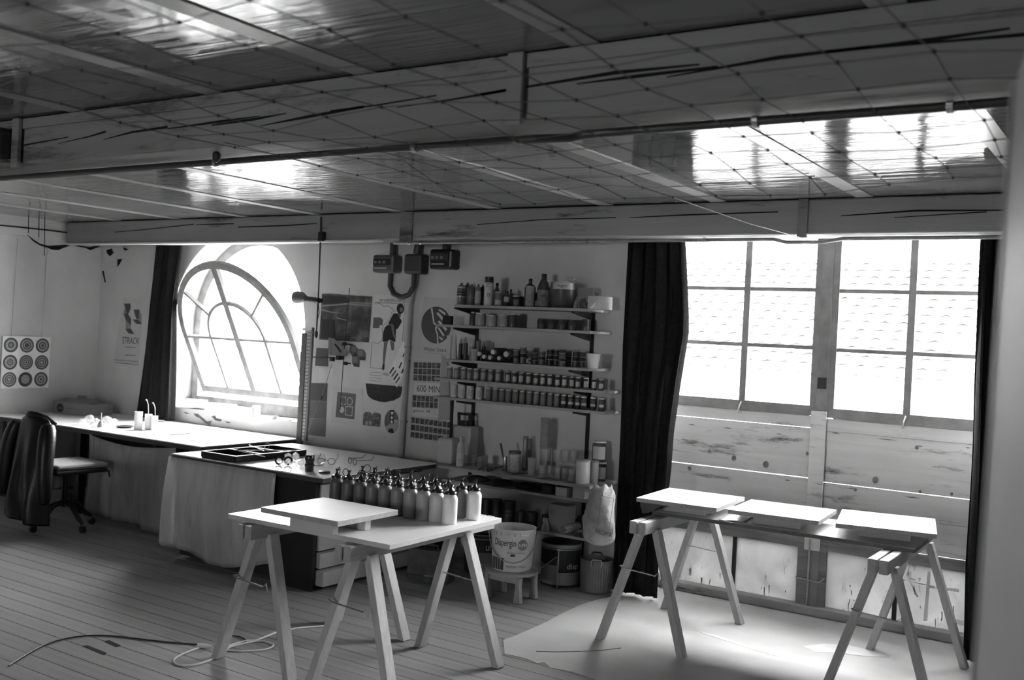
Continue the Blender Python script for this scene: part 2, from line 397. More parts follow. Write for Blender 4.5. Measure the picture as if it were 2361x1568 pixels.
for top, bot in ((C3([(110, 655), (310, 620)]), C3([(110, 662), (310, 624)])), (C3([(265, 650), (400, 618), (480, 592)]), C3([(265, 652), (400, 624), (480, 602)])),
                 (C3([(470, 632), (600, 595), (760, 570)]), C3([(470, 634), (600, 604), (760, 582)])), (C3([(760, 582), (1000, 545), (1180, 525)]), C3([(760, 586), (1000, 558), (1180, 528)])),
                 (C3([(960, 566), (1150, 535), (1300, 512)]), C3([(960, 572), (1150, 548), (1300, 516)])), (C3([(1180, 570), (1400, 522), (1650, 478)]), C3([(1180, 573), (1400, 536), (1650, 490)])),
                 (C3([(1500, 500), (1700, 475), (1980, 430)]), C3([(1500, 506), (1700, 482), (1980, 436)])), (C3([(1800, 486), (2050, 448), (2320, 398)]), C3([(1800, 489), (2050, 456), (2320, 412)])),
                 (C4([(0, 405), (150, 380)]), C4([(0, 418), (150, 392)])), (C4([(215, 370), (600, 305), (960, 275)]), C4([(215, 380), (600, 322), (960, 282)])),
                 (C4([(430, 360), (700, 320), (1040, 283)]), C4([(430, 365), (700, 336), (1040, 293)])), (C4([(820, 330), (1300, 240), (1700, 195)]), C4([(820, 335), (1300, 258), (1700, 207)])),
                 (C4([(1480, 225), (1900, 170), (2300, 118)]), C4([(1480, 235), (1900, 190), (2300, 128)])), (C4([(1640, 212), (2000, 175), (2500, 128)]), C4([(1640, 216), (2000, 186), (2500, 148)]))):
    crack(nb, NBY0, top, bot)
for top, bot in ((C3([(520, 1052), (700, 1035), (880, 1015)]), C3([(520, 1055), (700, 1039), (880, 1019)])), (C3([(890, 1018), (1060, 1012)]), C3([(890, 1021), (1060, 1017)])),
                 (C3([(1080, 1028), (1300, 1020), (1440, 1012)]), C3([(1080, 1033), (1300, 1026), (1440, 1015)])), (C4([(0, 968), (300, 945), (600, 938)]), C4([(0, 971), (300, 949), (600, 942)])),
                 (C4([(660, 938), (900, 925), (1300, 912)]), C4([(660, 941), (900, 931), (1300, 917)])), (C4([(1570, 930), (1900, 905), (2340, 905)]), C4([(1570, 934), (1900, 913), (2340, 910)])),
                 (C4([(1800, 938), (2200, 912)]), C4([(1800, 941), (2200, 917)]))):
    crack(fb, FBY0, top, bot)
# upper packing board along the near beam and hangers (vertical straps) on both beams
B_('packing_board', BEAM, nb, (XL+.02, XR-.02, NBY0-.012, NBY0-.001, ZC-.05, ZC-.008))
def strap(parent, x, w, y, zt=ZC-.006, zb=BZ-.02, hook=False):
    return B_('strap', BEAM, parent, (x-w/2, x+w/2, y-.02, y-.0013, zb, zt), bev=.003)
sx1 = yy(1198, 200, NBY0).x; strap(nb, sx1, .055, NBY0-.012); strap(nb, -4.27, .05, NBY0-.012)
B_('dark_bracket', DARK, nb, (-4.42, -4.30, NBY0-.09, NBY0-.013, BZ+.01, ZC-.05), bev=.02)
for px, w in ((940, .11), (1852, .055)): strap(fb, yy(px, 515, FBY0).x, w, FBY0)
# pipes clipped under both beams
def conduit(label, pts, r, mat, clips=()):
    p = Vector(pts[0]); t = thing('conduit', label, 'pipe', p)
    MB().tube(pts, r, 10).build('pipe', mat, t, smooth=True)
    for c in clips:
        MB().tube([Vector(c)+Vector((-.008, 0, 0)), Vector(c)+Vector((.008, 0, 0))], r*1.35, 10).build('clip', STEEL, t)
    return t
PIPE = M('dark_pipe', .03, .4, .2, spec=.5)
zn = BZ-.019
conduit('black conduit pipe fixed beneath the near ceiling beam', [(XL+.1, 2.7, zn), (sx1-.13, 2.7, zn), (sx1-.09, 2.68, zn-.012), (sx1-.03, 2.58, zn-.03), (sx1+.03, 2.58, zn-.03), (sx1+.09, 2.68, zn-.012), (sx1+.14, 2.7, zn), (XR-.1, 2.7, zn)], .013, PIPE, [(-3.2, 2.7, zn), (-2.2, 2.7, zn), (-1.0, 2.7, zn), (-.5, 2.7, zn)])
sx2 = yy(1852, 515, FBY0).x; sx3 = yy(905, 550, 5.7).x
conduit('grey conduit pipe running under the window beam', [(sx3, 5.72, BZ-.016), (sx2-.2, 5.72, BZ-.016), (sx2-.1, 5.66, BZ-.04), (sx2+.1, 5.66, BZ-.04), (sx2+.2, 5.72, BZ-.016), (XR-.1, 5.72, BZ-.016)], .011, GREYM, [(sx3+.15, 5.72, BZ-.016), (sx3+.25, 5.72, BZ-.016), (-3.2, 5.72, BZ-.016), (-2.4, 5.72, BZ-.016)])
LIGHTSTRIP = M('pale_strip', .6, .5)
tag(B_('trim_1', LIGHTSTRIP, None, (XL+.09, sx3-.05, 5.60, 5.66, BZ-.014, BZ-.001)), 'pale strip along the lower edge of the far beam', kind='structure')
# ------------------------------------------------------------------ big window: post, sashes, panes, weatherboards, low panes
FRAME = M('window_frame_paint', .20, .6, .25, 9, .2)
BRD = wood('weathered_white_boards', .58, .16, 'X', .75, 1.6, .15, worn=.42, dirt=.07)
RAILW = wood('rotten_rail', .22, .5, 'X', .85, 2.5, .1, worn=1.3, dirt=.03)
win = thing('window_1', None, None, (-1.9, YW, 0)); tag(win, 'large twelve-pane window with painted boards and low stained panes below', kind='structure')
P = lambda px, py: yy(px, py, YW)
xm0, xm1 = P(1868, 935).x, P(1920, 941).x
xm = (xm0+xm1)/2
zg0 = P(1868, 935).z; zb1 = P(1735, 665.5).z; zb2 = P(1730, 795).z
zh = 2.43
B_('post', FRAME, win, (xm-.035, xm+.035, YW-.01, YW+.1, .0, zh), bev=.004)
xlg, xrg = WL+.06, WR-.02
def sash(x0, x1, xb, rows, zlo, zhi, tilt=0):
    s = thing('sash', None, None, ((x0+x1)/2, YW, zlo)); s.parent = win; s.location = Vector(((x0+x1)/2, YW, zlo))-Vector(win.location); ORG[s.name] = Vector(((x0+x1)/2, YW, zlo))
    B_('frame', FRAME, s, (x0, x0+.05, YW, YW+.05, zlo-.06, zhi), (x1-.05, x1, YW, YW+.05, zlo-.06, zhi), (x0+.05, x1-.05, YW, YW+.05, zlo-.065, zlo), (x0+.05, x1-.05, YW, YW+.05, zhi-.05, zhi))
    B_('glazing_bar', FRAME, s, (xb-.021, xb+.021, YW+.005, YW+.045, zlo, zhi-.05))
    for z in rows: B_('glazing_bar', FRAME, s, (x0+.05, xb-.021, YW+.01, YW+.04, z-.012, z+.012), (xb+.021, x1-.05, YW+.01, YW+.04, z-.012, z+.012))
    zs = [zlo]+[r for r in rows[::-1]]+[zhi-.05]
    for a in range(len(zs)-1):
        for u, v in ((x0+.05, xb-.021), (xb+.021, x1-.05)):
            B_('pane', PANE, s, (u, v, YW+.022, YW+.026, zs[a]+(.012 if a else 0), zs[a+1]-(.012 if a < len(zs)-2 else 0)))
    # small window catch
    MB().tube([(xb, YW-.004, zlo-.01), (xb-.004, YW-.03, zlo-.045), (xb-.012, YW-.03, zlo-.085)], .005, 6).build('catch', GREYM, s)
    return s
sash(xlg, xm0+.045, P(1716, 800).x, (zb1, zb2), zg0, zh)
zgr = P(2080, 955).z
sash(xm1-.045, xrg, P(2100, 750).x, (P(2090, 673.5).z, P(2085, 815).z), zgr, zh)
B_('lock_plate', DARK, win, (xm-.028, xm+.028, YW-.016, YW-.0105, P(1890, 885).z-.03, P(1890, 885).z+.04))
# weatherboards with daylight slits between them
ins = [P(1710, 972.5).z, P(1706, 1084.7).z, .545]
def boards(x0, x1, z1, seams, zlow, gaps):
    zs = [z1]+seams+[zlow]
    for a in range(len(zs)-1):
        g = gaps[a]
        B_('board', BRD, win, (x0, x1, YW+.008+.004*(a % 2), YW+.034+.004*(a % 2), zs[a+1]+g, zs[a]-.0004), bev=.0025)
boards(xlg-.02, xm-.036, zg0-.066, ins, .475, (.003, .004, .001, .001))
insr = [P(2070, 1009.5).z, P(2064, 1133).z, P(2183, 1210).z, P(2160, 1273).z]
boards(xm+.036, xrg, zgr-.066, insr, .475, (.0008, .0035, .001, .001, .001))
KNOT = M('knot_brown', .17, .8, .4, 40.)
K2 = lambda a, b: (1540+a*.3826, 900+b*.3826)
for a, b, r in ((398, 408, 14), (590, 447, 18), (250, 366, 8), (840, 382, 10), (1250, 541, 18), (1520, 612, 10), (130, 470, 10), (1130, 600, 9), (1500, 345, 12), (1710, 625, 9)):
    c = K2(a, b); MB().prism([yy(c[0]+r*.38*math.cos(k*math.pi/6), c[1]+r*.45*math.sin(k*math.pi/6), YW+.0075) for k in range(12)], (0, -.0006, 0)).build('knot', KNOT, win)
for a, b, l in ((1255, 290, 130), (980, 255, 60), (1500, 335, 40), (1790, 345, 35), (120, 205, 50), (330, 225, 60), (1080, 590, 60), (1420, 640, 110), (650, 262, 40), (700, 540, 40)):
    c0, c1 = K2(a, b), K2(a+l, b+l*.10); MB().prism([yy(*c0, YW+.0075), yy((c0[0]+c1[0])/2, (c0[1]+c1[1])/2-1.6, YW+.0075), yy(*c1, YW+.0075), yy((c0[0]+c1[0])/2, (c0[1]+c1[1])/2+1.4, YW+.0075)], (0, -.0006, 0)).build('paint_loss', KNOT, win)
B_('cover_strip', BRD, win, (xm-.055, xm+.04, YW-.028, YW-.011, .40, zg0-.03), bev=.003)
# low stained panes behind a rotten rail
zpt, zpb = .405, .055
for x0, x1 in ((xlg-.02, xm-.1), (xm+.08, xrg)):
    B_('rail', RAILW, win, (x0, x1, YW-.004, YW+.05, zpt, .472), bev=.004)
B_('low_post', RAILW, win, (xm-.1, xm-.036, YW-.006, YW+.06, 0, .472)); B_('low_post', RAILW, win, (xm+.036, xm+.08, YW-.006, YW+.06, 0, .472))
MB().tube([(xm-.02, YW-.03, .47), (xm-.02, YW-.03, .02)], .006, 6).build('bolt_rod', GREYM, win)
MB().tube([(xm-.1, YW-.03, .22), (xm+.05, YW-.032, .21), (xm+.08, YW-.03, .24)], .005, 6).build('bolt_handle', GREYM, win)
LOWP = film('stained_pane', .20, .02, scale=4, rough=.3, bmp=.1, stain=.8)
xa, xb_ = P(1690, 1310).x, P(2062, 1380).x
for x0, x1 in ((xlg-.02, xa-.012), (xa+.012, xm-.1), (xm+.08, xb_-.012), (xb_+.012, xrg)):
    B_('low_pane', LOWP, win, (x0, x1, YW+.018, YW+.024, zpb, zpt))
for x in (xa, xb_): B_('low_bar', DARK, win, (x-.012, x+.012, YW+.005, YW+.035, zpb, zpt))
B_('sill_beam', wood('sill_wood', .34, .25, 'X', .7, 2, .2, worn=.5), win, (WL, WR, YW-.06, YW+.06, 0, zpb), bev=.006)
for k in range(26):
    px_ = random.choice((1745+random.random()*70, 1590+random.random()*90, 1925+random.random()*130, 2075+random.random()*140)); u = (px_-1555)/660; top = 1262+u*90; bot = 1340+u*125
    y_ = top+random.uniform(.3, .85)*(bot-top); l = random.uniform(4, 20); wd_ = random.uniform(.8, 2.2)
    MB().prism([yy(px_-wd_, y_, YW+.0172), yy(px_+wd_, y_, YW+.0172), yy(px_+wd_*.5-.2, y_+l, YW+.0172), yy(px_-wd_*.5-.4, y_+l, YW+.0172)], (0, -.0005, 0)).build('drip_mark', KNOT, win)
# masking-tape marks and splashes stuck on the low right pane
TAPE = M('white_tape', .8, .6)
for q in (((2139, 1318), (2146, 1318), (2138, 1432), (2129, 1432)), ((2140, 1349), (2210, 1358), (2213, 1366), (2140, 1355)), ((2098, 1345), (2102, 1344), (2118, 1376), (2114, 1377)), ((2105, 1350), (2109, 1349), (2111, 1372), (2108, 1372)),
          ((2098, 1332), (2112, 1336), (2111, 1339), (2098, 1336)), ((2117, 1332), (2124, 1333), (2121, 1342), (2119, 1341))):
    wpoly('tape_mark', q, TAPE, win, -.015, .0012, Y=YW)
MB().prism([P(2195, 1425), P(2222, 1432), P(2222, 1445), P(2200, 1436)], (0, -.002, 0)).build('tape_mark', TAPE, win)
# ------------------------------------------------------------------ arched window: fixed frame and the tilted-in sash
w2 = thing('window_2', None, None, (AX, 6.28, ASILL)); tag(w2, 'arched window with its sash tilted open into the room', kind='structure')
FR2 = M('arch_frame_paint', .26, .6, .35, 9, .3)
def arch_pts(r, c, z, s, n=28, foot=0.):
    return [(c-r, foot)]+[(c-r*math.cos(math.pi*i/n), s+r*math.sin(math.pi*i/n)) for i in range(n+1)]+[(c+r, foot)]
def arch_ring(ro, ri, s, foot, n=28):
    """2D quads of an arch band: straight legs to height s, then a half round"""
    o = arch_pts(ro, 0, 0, s, n, foot); i_ = arch_pts(ri, 0, 0, s, n, foot); return o, i_
def ring_mesh(mb, o, i_, f):
    """f maps (u, v, d) to a point; band has depth d 0..1"""
    n = len(o); vs = []
    for d in (0, 1):
        vs += [f(u, v, d) for u, v in o]+[f(u, v, d) for u, v in i_]
    fs = []
    for k in range(n-1):
        fs += [(k, k+1, n+k+1, n+k), (2*n+k+1, 2*n+k, 3*n+k, 3*n+k+1), (k+1, k, 2*n+k, 2*n+k+1), (n+k, n+k+1, 3*n+k+1, 3*n+k)]
    fs += [(0, n, 3*n, 2*n), (n-1, 2*n-1, 4*n-1, 3*n-1)[::-1]]
    mb.add(vs, fs); return mb
o, i_ = arch_ring(AR-.002, .745, AZ-ASILL, 0.)
ring_mesh(MB(), o, i_, lambda u, v, d: Vector((AX+u, 6.30+.09*d, ASILL+v))).build('fixed_frame', FR2, w2)
B_('bottom_rail', FR2, w2, (AX-.745, AX+.745, 6.28, 6.39, ASILL+.001, ASILL+.10), bev=.004)
# sash plane: hinged low at the back, its top leaning into the room
S0 = Vector((AX, xx(592, 912, AX).y, xx(592, 912, AX).z)); S1 = xx(491, 603, AX)
SU = (S1-S0); SLEN = SU.length; SU.normalize(); SN = Vector((1, 0, 0)).cross(SU).normalized()
sash2 = thing('tilted_sash', None, None, S0); sash2.parent = w2; sash2.location = S0-Vector(w2.location); ORG[sash2.name] = Vector(S0)
rs = .70; hs = SLEN-rs
f = lambda u, v, d: S0+Vector((u, 0, 0))+SU*v+SN*(.04*(d-.5))
o, i_ = arch_ring(rs, rs-.058, hs, 0.)
ring_mesh(MB(), o, i_, f).build('sash_frame', FRAME, sash2)
def sbar(p, q, w, name='glazing_bar', dpt=.034):
    a = S0+Vector((p[0], 0, 0))+SU*p[1]; b = S0+Vector((q[0], 0, 0))+SU*q[1]
    MB().bar(a, b, w, dpt, up=SN).build(name, FRAME, sash2)
sbar((-rs+.058, .03), (rs-.058, .03), .06, 'bottom_bar', .04)
sbar((0, .06), (0, SLEN-.058), .062, 'middle_bar', .038)
hb = hs-.02
sbar((-rs+.058, hb), (-.031, hb), .02); sbar((.031, hb), (rs-.058, hb), .02)
ri = .34
o, i_ = arch_ring(ri+.013, ri-.013, hb, .06)
f2 = lambda u, v, d: S0+Vector((u, 0, 0))+SU*v+SN*(.03*(d-.5))
ring_mesh(MB(), o, i_, f2).build('inner_arch_bar', FRAME, sash2)
for a in (math.radians(40), math.radians(140)):
    sbar(((ri+.01)*math.cos(a), hb+(ri+.01)*math.sin(a)), ((rs-.05)*math.cos(a), hs+(rs-.05)*math.sin(a)), .02)
# panes: inner left/right, low outer strips, upper outer lights
def pane2(poly): MB().prism([S0+Vector((u, 0, 0))+SU*v-SN*.002 for u, v in poly], SN*.004).build('pane', PANE, sash2)
arcp = lambda r, c0, a0, a1, n=8: [(r*math.cos(math.radians(a0+(a1-a0)*k/n)), c0+r*math.sin(math.radians(a0+(a1-a0)*k/n))) for k in range(n+1)]
R_, r_ = rs-.05, ri
for sg in (1, -1):
    fl = lambda pl: [(u*sg, v) for u, v in pl]
    pane2(fl([(.03, .06), (r_, .06), (r_, hb), (.03, hb)])); pane2(fl([(r_, .06), (R_, .06), (R_, hb), (r_, hb)]))
    pane2(fl([(.03, hb)]+arcp(r_, hb, 0, 85)))
    pane2(fl(arcp(r_, hb, 0, 40)+arcp(R_, hs, 40, 0))); pane2(fl(arcp(r_, hb, 40, 85)+arcp(R_, hs, 87, 40)))
# ------------------------------------------------------------------ outside: neighbour's tiled roof and a tree
nhx, nhy = -3.2, 17.5
e0 = yy(2080, 880, nhy).z; e1 = yy(2080, 600, nhy+4.5).z
house = thing('neighbour_house', 'pale house with a tiled roof seen through the large window', 'house', (-4, nhy+2, -6))
HW = M('house_render', .2, .8, .1, 1.); TILE = M('roof_tiles', .17, .8, .25, 4., rnd=.2)
B_('house_wall', HW, house, (-14, 5, nhy+.5, nhy+8, -6, e0))
roof = MB().prism([(-14.4, nhy, e0), (-14.4, nhy+4.5, e1), (-14.4, nhy+9, e0)], (19.8, 0, 0)).build('roof', TILE, house)
NR = 15
for r in range(NR):
    mb = MB(); t0, t1 = r/NR, (r+1.12)/NR; n = 60
    for q in range(n):
        x0 = -14.4+19.8*q/n; x1 = x0+19.8/n; xm_ = (x0+x1)/2
        f0 = lambda t, dz: (nhy+4.5*t, e0+(e1-e0)*t+dz)
        (ya, za), (yb, zb_) = f0(t0, .09), f0(min(1, t1), .03)
        mb.add([(x0, ya, za), (xm_, ya-.07, za-.05), (x1, ya, za), (x1, yb, zb_), (xm_, yb, zb_-.02), (x0, yb, zb_)], [(0, 1, 4, 5), (1, 2, 3, 4)])
    mb.build('tile_course', TILE, roof)
B_('chimney', HW, house, (yy(2042, 560, nhy+4.6).x, yy(2108, 560, nhy+4.6).x, nhy+4.2, nhy+5., e1-1, e1+2.5))
tree = thing('tree', 'leafy tree standing outside the arched window', 'tree', (-17, 15, -6))
MB().tube([(-17, 15, -6), (-17.1, 15, -2.5), (-17, 15.1, 0)], [.25, .2, .1], 8).build('trunk', M('bark', .06, .9), tree)
rng = random.Random(3); mb = MB()
for k in range(2600):
    u = Vector((rng.gauss(0, 1), rng.gauss(0, 1), rng.gauss(0, 1))).normalized()*rng.random()**.4
    c = Vector((-17+u.x*3.6, 15+u.y*2.2, -1.2+u.z*2.6)); a = Vector((rng.uniform(-1, 1), rng.uniform(-1, 1), rng.uniform(-1, 1))).normalized()*.16; b = a.cross(Vector((rng.uniform(-1, 1), 1, rng.uniform(-1, 1)))).normalized()*.09
    mb.add([c-a, c+b, c+a, c-b], [(0, 1, 2, 3)])
lv = mb.build('foliage', M('leaves', .09, .8, .3), tree); lv['kind'] = 'stuff'
tag(MB().box(-60, 40, 8, 90, -6.2, -6).build('ground', M('ground_outside', .25, .9)), 'yard outside far below the windows', kind='structure')
# ================================================================== LARGE THINGS
# ---- floor sheet under the right-hand table
SHEET = M('floor_sheet', .50, .55, .10, 3., .15, .3)
fl = [zz(a, b) for a, b in ((1160, 1476), (1185, 1468), (1215, 1455), (1262, 1434), (1300, 1413), (1340, 1395), (1375, 1384))]
pts = [(p.x, p.y) for p in fl]+[(-2.93, 6.0), (-2.9, 6.30), (.6, 6.30), (1.2, 5.2), (.9, 3.6)]+[(p.x, p.y) for p in [zz(a, b) for a, b in ((1420, 1600), (1370, 1566), (1320, 1550), (1268, 1540), (1255, 1528), (1240, 1531), (1215, 1520), (1190, 1514), (1163, 1508))]]
sh = MB().prism([(x, y, .0025) for x, y in pts], (0, 0, -.002)).build('floor_sheet', SHEET)
tag(sh, 'pale torn protective sheet lying on the floor below the large window', 'floor sheet')
wh = M('white_dust', .70, .9, .1)
for q in (((1850, 1490), (1900, 1484), (1960, 1488), (2010, 1500), (2050, 1515), (1990, 1512), (1930, 1505), (1880, 1503)), ((1600, 1452), (1660, 1468), (1740, 1492), (1800, 1512), (1790, 1513), (1720, 1492), (1640, 1466))):
    MB().prism([zz(a, b, .0042) for a, b in q], (0, 0, -.0012)).build('paint_spill', wh, sh)
# ---- trestles and tables
def trestle(label, cx, y0, y1, fy0, fy1, zt, spread, group, mat=LWOOD, shift=0.):
    t = thing('trestle', label, 'trestle', (cx, (y0+y1)/2, 0), group=group)
    for sg in (-1, 1):
        x = cx+sg*.026
        B_('rail', LWOODY, t, (x-.021, x+.021, y0, y1, zt-.066, zt), bev=.004)
        for fy in (fy0, fy1):
            ty = fy+(.04 if fy == fy0 else -.04)
            a = Vector((cx+sg*.042, ty, zt-.05)); b = Vector((cx+sg*spread/2+shift*(fy-y0), fy, 0))
            d = (a-b).normalized(); b2 = b+d*.004
            m = MB(); hw, hd = .019, .030       # leg section; foot cut level with the floor
            n = Vector((1, 0, 0)); u = Vector((0, 1, 0))
            q = []
            for p in (b, a):
                q += [p-n*hw-u*hd, p+n*hw-u*hd, p+n*hw+u*hd, p-n*hw+u*hd]
            for k in range(4): q[k].z = .003
            m.add(q, [(3, 2, 1, 0), (4, 5, 6, 7), (0, 1, 5, 4), (1, 2, 6, 5), (2, 3, 7, 6), (3, 0, 4, 7)]).build('leg', mat, t, bev=.003)
    for fy in (fy0, fy1):
        s = .60; zc = zt-.07-(zt-.07)*.33; hx = .05+(spread/2-.05)*.33
        MB().tube([(cx-hx, fy-.02, zc+.012), (cx-hx-.012, fy-.036, zc+.012), (cx-hx+.01, fy-.040, zc+.004), (cx+hx-.03, fy-.040, zc-.008), (cx+hx-.012, fy-.040, zc+.012), (cx+hx-.006, fy-.034, zc-.03)], .004, 6).build('hook', STEEL, t)
    return t
ZT = .72
def quad_board(name, label, cat, q, z0, z1, mat, emat=None, bev=.0015):
    """board whose outline is the rectangle q (x0, x1, y0, y1) turned by rot about its middle"""
    x0, x1, y0, y1, rot = q; cx, cy = (x0+x1)/2, (y0+y1)/2
    t = thing(name, label, cat, (cx, cy, z0), math.radians(rot))
    w, d = (x1-x0)/2, (y1-y0)/2
    MB().box(-w, w, -d, d, 0, z1-z0-.0012).build('core', emat or EDGE, t, local=True)
    MB().box(-w, w, -d, d, z1-z0-.0011, z1-z0).build('top_face', mat, t, local=True)
    return t
LT = (-3.80, -2.81, 3.385, 4.285, 1.5)
trestle('pale timber trestle under the left end of the bottle table', -3.61, 3.31, 4.36, 3.41, 4.245, ZT-.022, .49, 'trestles of the bottle table')
trestle('pale timber trestle under the right end of the bottle table', -2.99, 3.31, 4.42, 3.41, 4.215, ZT-.022, .49, 'trestles of the bottle table')
PLY = M('pale_board_edge', .50, .6, .1)
quad_board('trestle_table_top', 'white trestle table top holding the row of bottles', 'table top', LT, ZT-.022, ZT, WHITE, PLY)
RTY0, RTY1, ZR = 5.17, 5.72, .715
trestle('timber trestle at the curtain end of the window table', -2.345, 4.88, 5.93, 4.99, 5.835, ZR-.02, .486, 'trestles of the window table')
trestle('timber trestle at the near right end of the window table', -1.115, 4.88, 5.95, 4.99, 5.87, ZR-.02, .486, 'trestles of the window table')
quad_board('trestle_table_top', 'narrow grey trestle table top in front of the large window', 'table top', (-2.40, -1.02, RTY0, RTY1, .8), ZR-.02, ZR, M('grey_laminate', .50, .35, .04), M('dark_board_edge', .12, .6))
def panel(label, q, zt, blocks, grp, th=.022, mat=BOARDW):
    t = quad_board('white_square_board', label, 'panel', q, zt-th, zt, mat, EDGE); t['group'] = grp
    return t
def block(label, x0, x1, y0, y1, z0, z1, rot=0, mat=None):
    t = MB().box(-(x1-x0)/2, (x1-x0)/2, -(y1-y0)/2, (y1-y0)/2, 0, z1-z0).build('support_block', mat or PLY, None, bev=.002)
    t.location = ((x0+x1)/2, (y0+y1)/2, z0); t.rotation_euler.z = math.radians(rot)
    return tag(t, label, 'block', 'blocks under the white panels')
ZP = .787; th = .022
rp = [zz(a, b, ZP) for a, b in ((1466, 1146), (1646, 1172), (1722, 1146), (1545, 1126))]
def fitrect(px, z):
    p = [zz(a, b, z) for a, b in px]
    rot = math.atan2((p[1]-p[0]).y+(p[2]-p[3]).y, (p[1]-p[0]).x+(p[2]-p[3]).x)
    c = sum(p, Vector())/4; w = ((p[1]-p[0]).length+(p[2]-p[3]).length)/2; d = ((p[3]-p[0]).length+(p[2]-p[1]).length)/2
    return (c.x-w/2, c.x+w/2, c.y-d/2, c.y+d/2, math.degrees(rot))
G3 = 'white panels on the window table'
PX = (((1466, 1146), (1646, 1172), (1722, 1146), (1545, 1126)), ((1670, 1174), (1880, 1200), (1936, 1177), (1740, 1152)), ((1908, 1203), (2136, 1230), (2178, 1198), (1960, 1177)))
for px, nm in zip(PX, ('white square panel nearest the dark curtain on the window table', 'middle of the three white square panels on the window table', 'white square panel at the right end of the window table')):
    q = fitrect(px, ZP); panel(nm, q, ZP, None, G3)
    cx, cy = (q[0]+q[1])/2, (q[2]+q[3])/2
    block('wooden block under the '+{0: 'panel by the curtain', 1: 'middle panel', 2: 'right end panel'}[PX.index(px)]+' on the window table', cx-.12, cx+.13, cy-.13, cy+.02, ZR+.0005, ZP-th-.0005, q[4])
qL = fitrect(((592, 1168), (770, 1200), (927, 1178), (755, 1148)), .80)
panel('white square panel raised on blocks on the bottle table', qL, .80, None, 'white panel on the bottle table', .024)
cx, cy = (qL[0]+qL[1])/2, (qL[2]+qL[3])/2
block('long wooden block under the front of the bottle table panel', cx-.10, cx+.16, cy-.155, cy-.115, ZT+.0005, .80-.0245, qL[4])
block('short wooden block under the back of the bottle table panel', cx+.04, cx+.19, cy+.03, cy+.07, ZT+.0005, .80-.0245, qL[4])
# torn paper hanging off the first panel and loose crumpled sheets on the window table
TORN = M('brown_paper', .10, .9, .3, 12, .3)
q = [zz(a, b, .745) for a, b in ((1478, 1162), (1530, 1168))]
base = zz(1500, 1170, .73)
pp = [yy(a, b, 5.12) for a, b in ((1476, 1152), (1530, 1160), (1527, 1166), (1520, 1170), (1512, 1174), (1506, 1179), (1498, 1181), (1492, 1183), (1481, 1184), (1479, 1176), (1476, 1166))]
tag(MB().prism(pp, (0, .002, 0)).build('torn_paper', TORN), 'torn brown paper hanging below the panel nearest the curtain', 'paper')
def crumple(name, label, pxs, z, hgt, mat, cat='paper', n=9, seed=1, group=None):
    """loose sheet with soft buckles lying on height z, outline given by four photo corners"""
    rg = random.Random(seed); c = [zz(a, b, z) for a, b in pxs]; mb = MB(); vs = []
    for j in range(n+1):
        for i in range(n+1):
            u, v = i/n, j/n; p = (c[0]*(1-u)+c[1]*u)*(1-v)+(c[3]*(1-u)+c[2]*u)*v
            e = math.sin(math.pi*u)*math.sin(math.pi*v)
            vs.append(p+Vector((0, 0, .001+abs(math.sin(u*5+seed)*math.cos(v*4+seed*2))*hgt*(.3+.7*e)+rg.random()*hgt*.15)))
    mb.add(vs, [(j*(n+1)+i, j*(n+1)+i+1, (j+1)*(n+1)+i+1, (j+1)*(n+1)+i) for j in range(n) for i in range(n)])
    o = mb.build(name, mat, None, smooth=True, solid=.0012); return tag(o, label, cat, group)
crumple('crumpled_sheet', 'crumpled thin sheet on the window table under the left panel', ((1655, 1200), (1715, 1206), (1740, 1192), (1690, 1187)), ZR, .018, M('thin_sheet', .5, .5), seed=2)
# ---- bottles
ALU = [M('bottle_metal_%d' % k, g, .42, .06, 20, .03, .5, 0.) for k, g in enumerate((.08, .10, .12, .15, .18, .22, .30, .38, .52, .78))]
def make_bottle():
    t = thing('metal_bottle', 'x', 'bottle', (0, 0, 0))
    k = .85
    sc = lambda l: [(r*k, z*k) for r, z in l]
    MB().lathe(sc([(.012, .0), (.036, .0), (.0405, .004), (.0425, .012), (.0425, .140), (.041, .150), (.036, .160), (.029, .166), (.0285, .169)]), n=28).build('body', ALU[0], t, smooth=True, local=True)
    c = MB().lathe(sc([(.027, .168), (.0345, .170), (.0345, .182), (.031, .186), (.021, .187), (.017, .190), (.012, .200), (.0085, .204), (.0085, .216), (.0125, .219), (.0125, .226), (.003, .226)]), n=20).build('cap', BLACK, t, smooth=True, local=True)
    MB().tube([tuple(q*k for q in p) for p in ((.030, 0, .184), (.047, 0, .192), (.056, 0, .205), (.052, 0, .220), (.036, 0, .232), (.018, 0, .230), (.010, 0, .223))], .002, 6).build('strap_loop', BLACK, c, local=True)
    return t
bottle = make_bottle(); bused = False
def put_bottle(p, k, label, ang, group):
    global bused
    o = bottle if not bused else copy_tree(bottle); bused = True
    o.location = p; o.rotation_euler.z = ang; tag(o, label, 'bottle', group)
    b = [c for c in o.children if c.name.startswith('body')][0]
    b.data = b.data if k == 0 else b.data.copy(); b.data.materials[0] = ALU[k]
    return o
K5 = lambda a, b: (640+a*.2287, 1020+b*.2287)
fr = [K5(*q) for q in ((605, 345), (718, 358), (835, 383), (958, 400), (1088, 415), (1218, 436), (1345, 452), (1468, 472), (1610, 490), (1755, 508))]
row = [zz(a, b, ZT+.150) for a, b in fr]
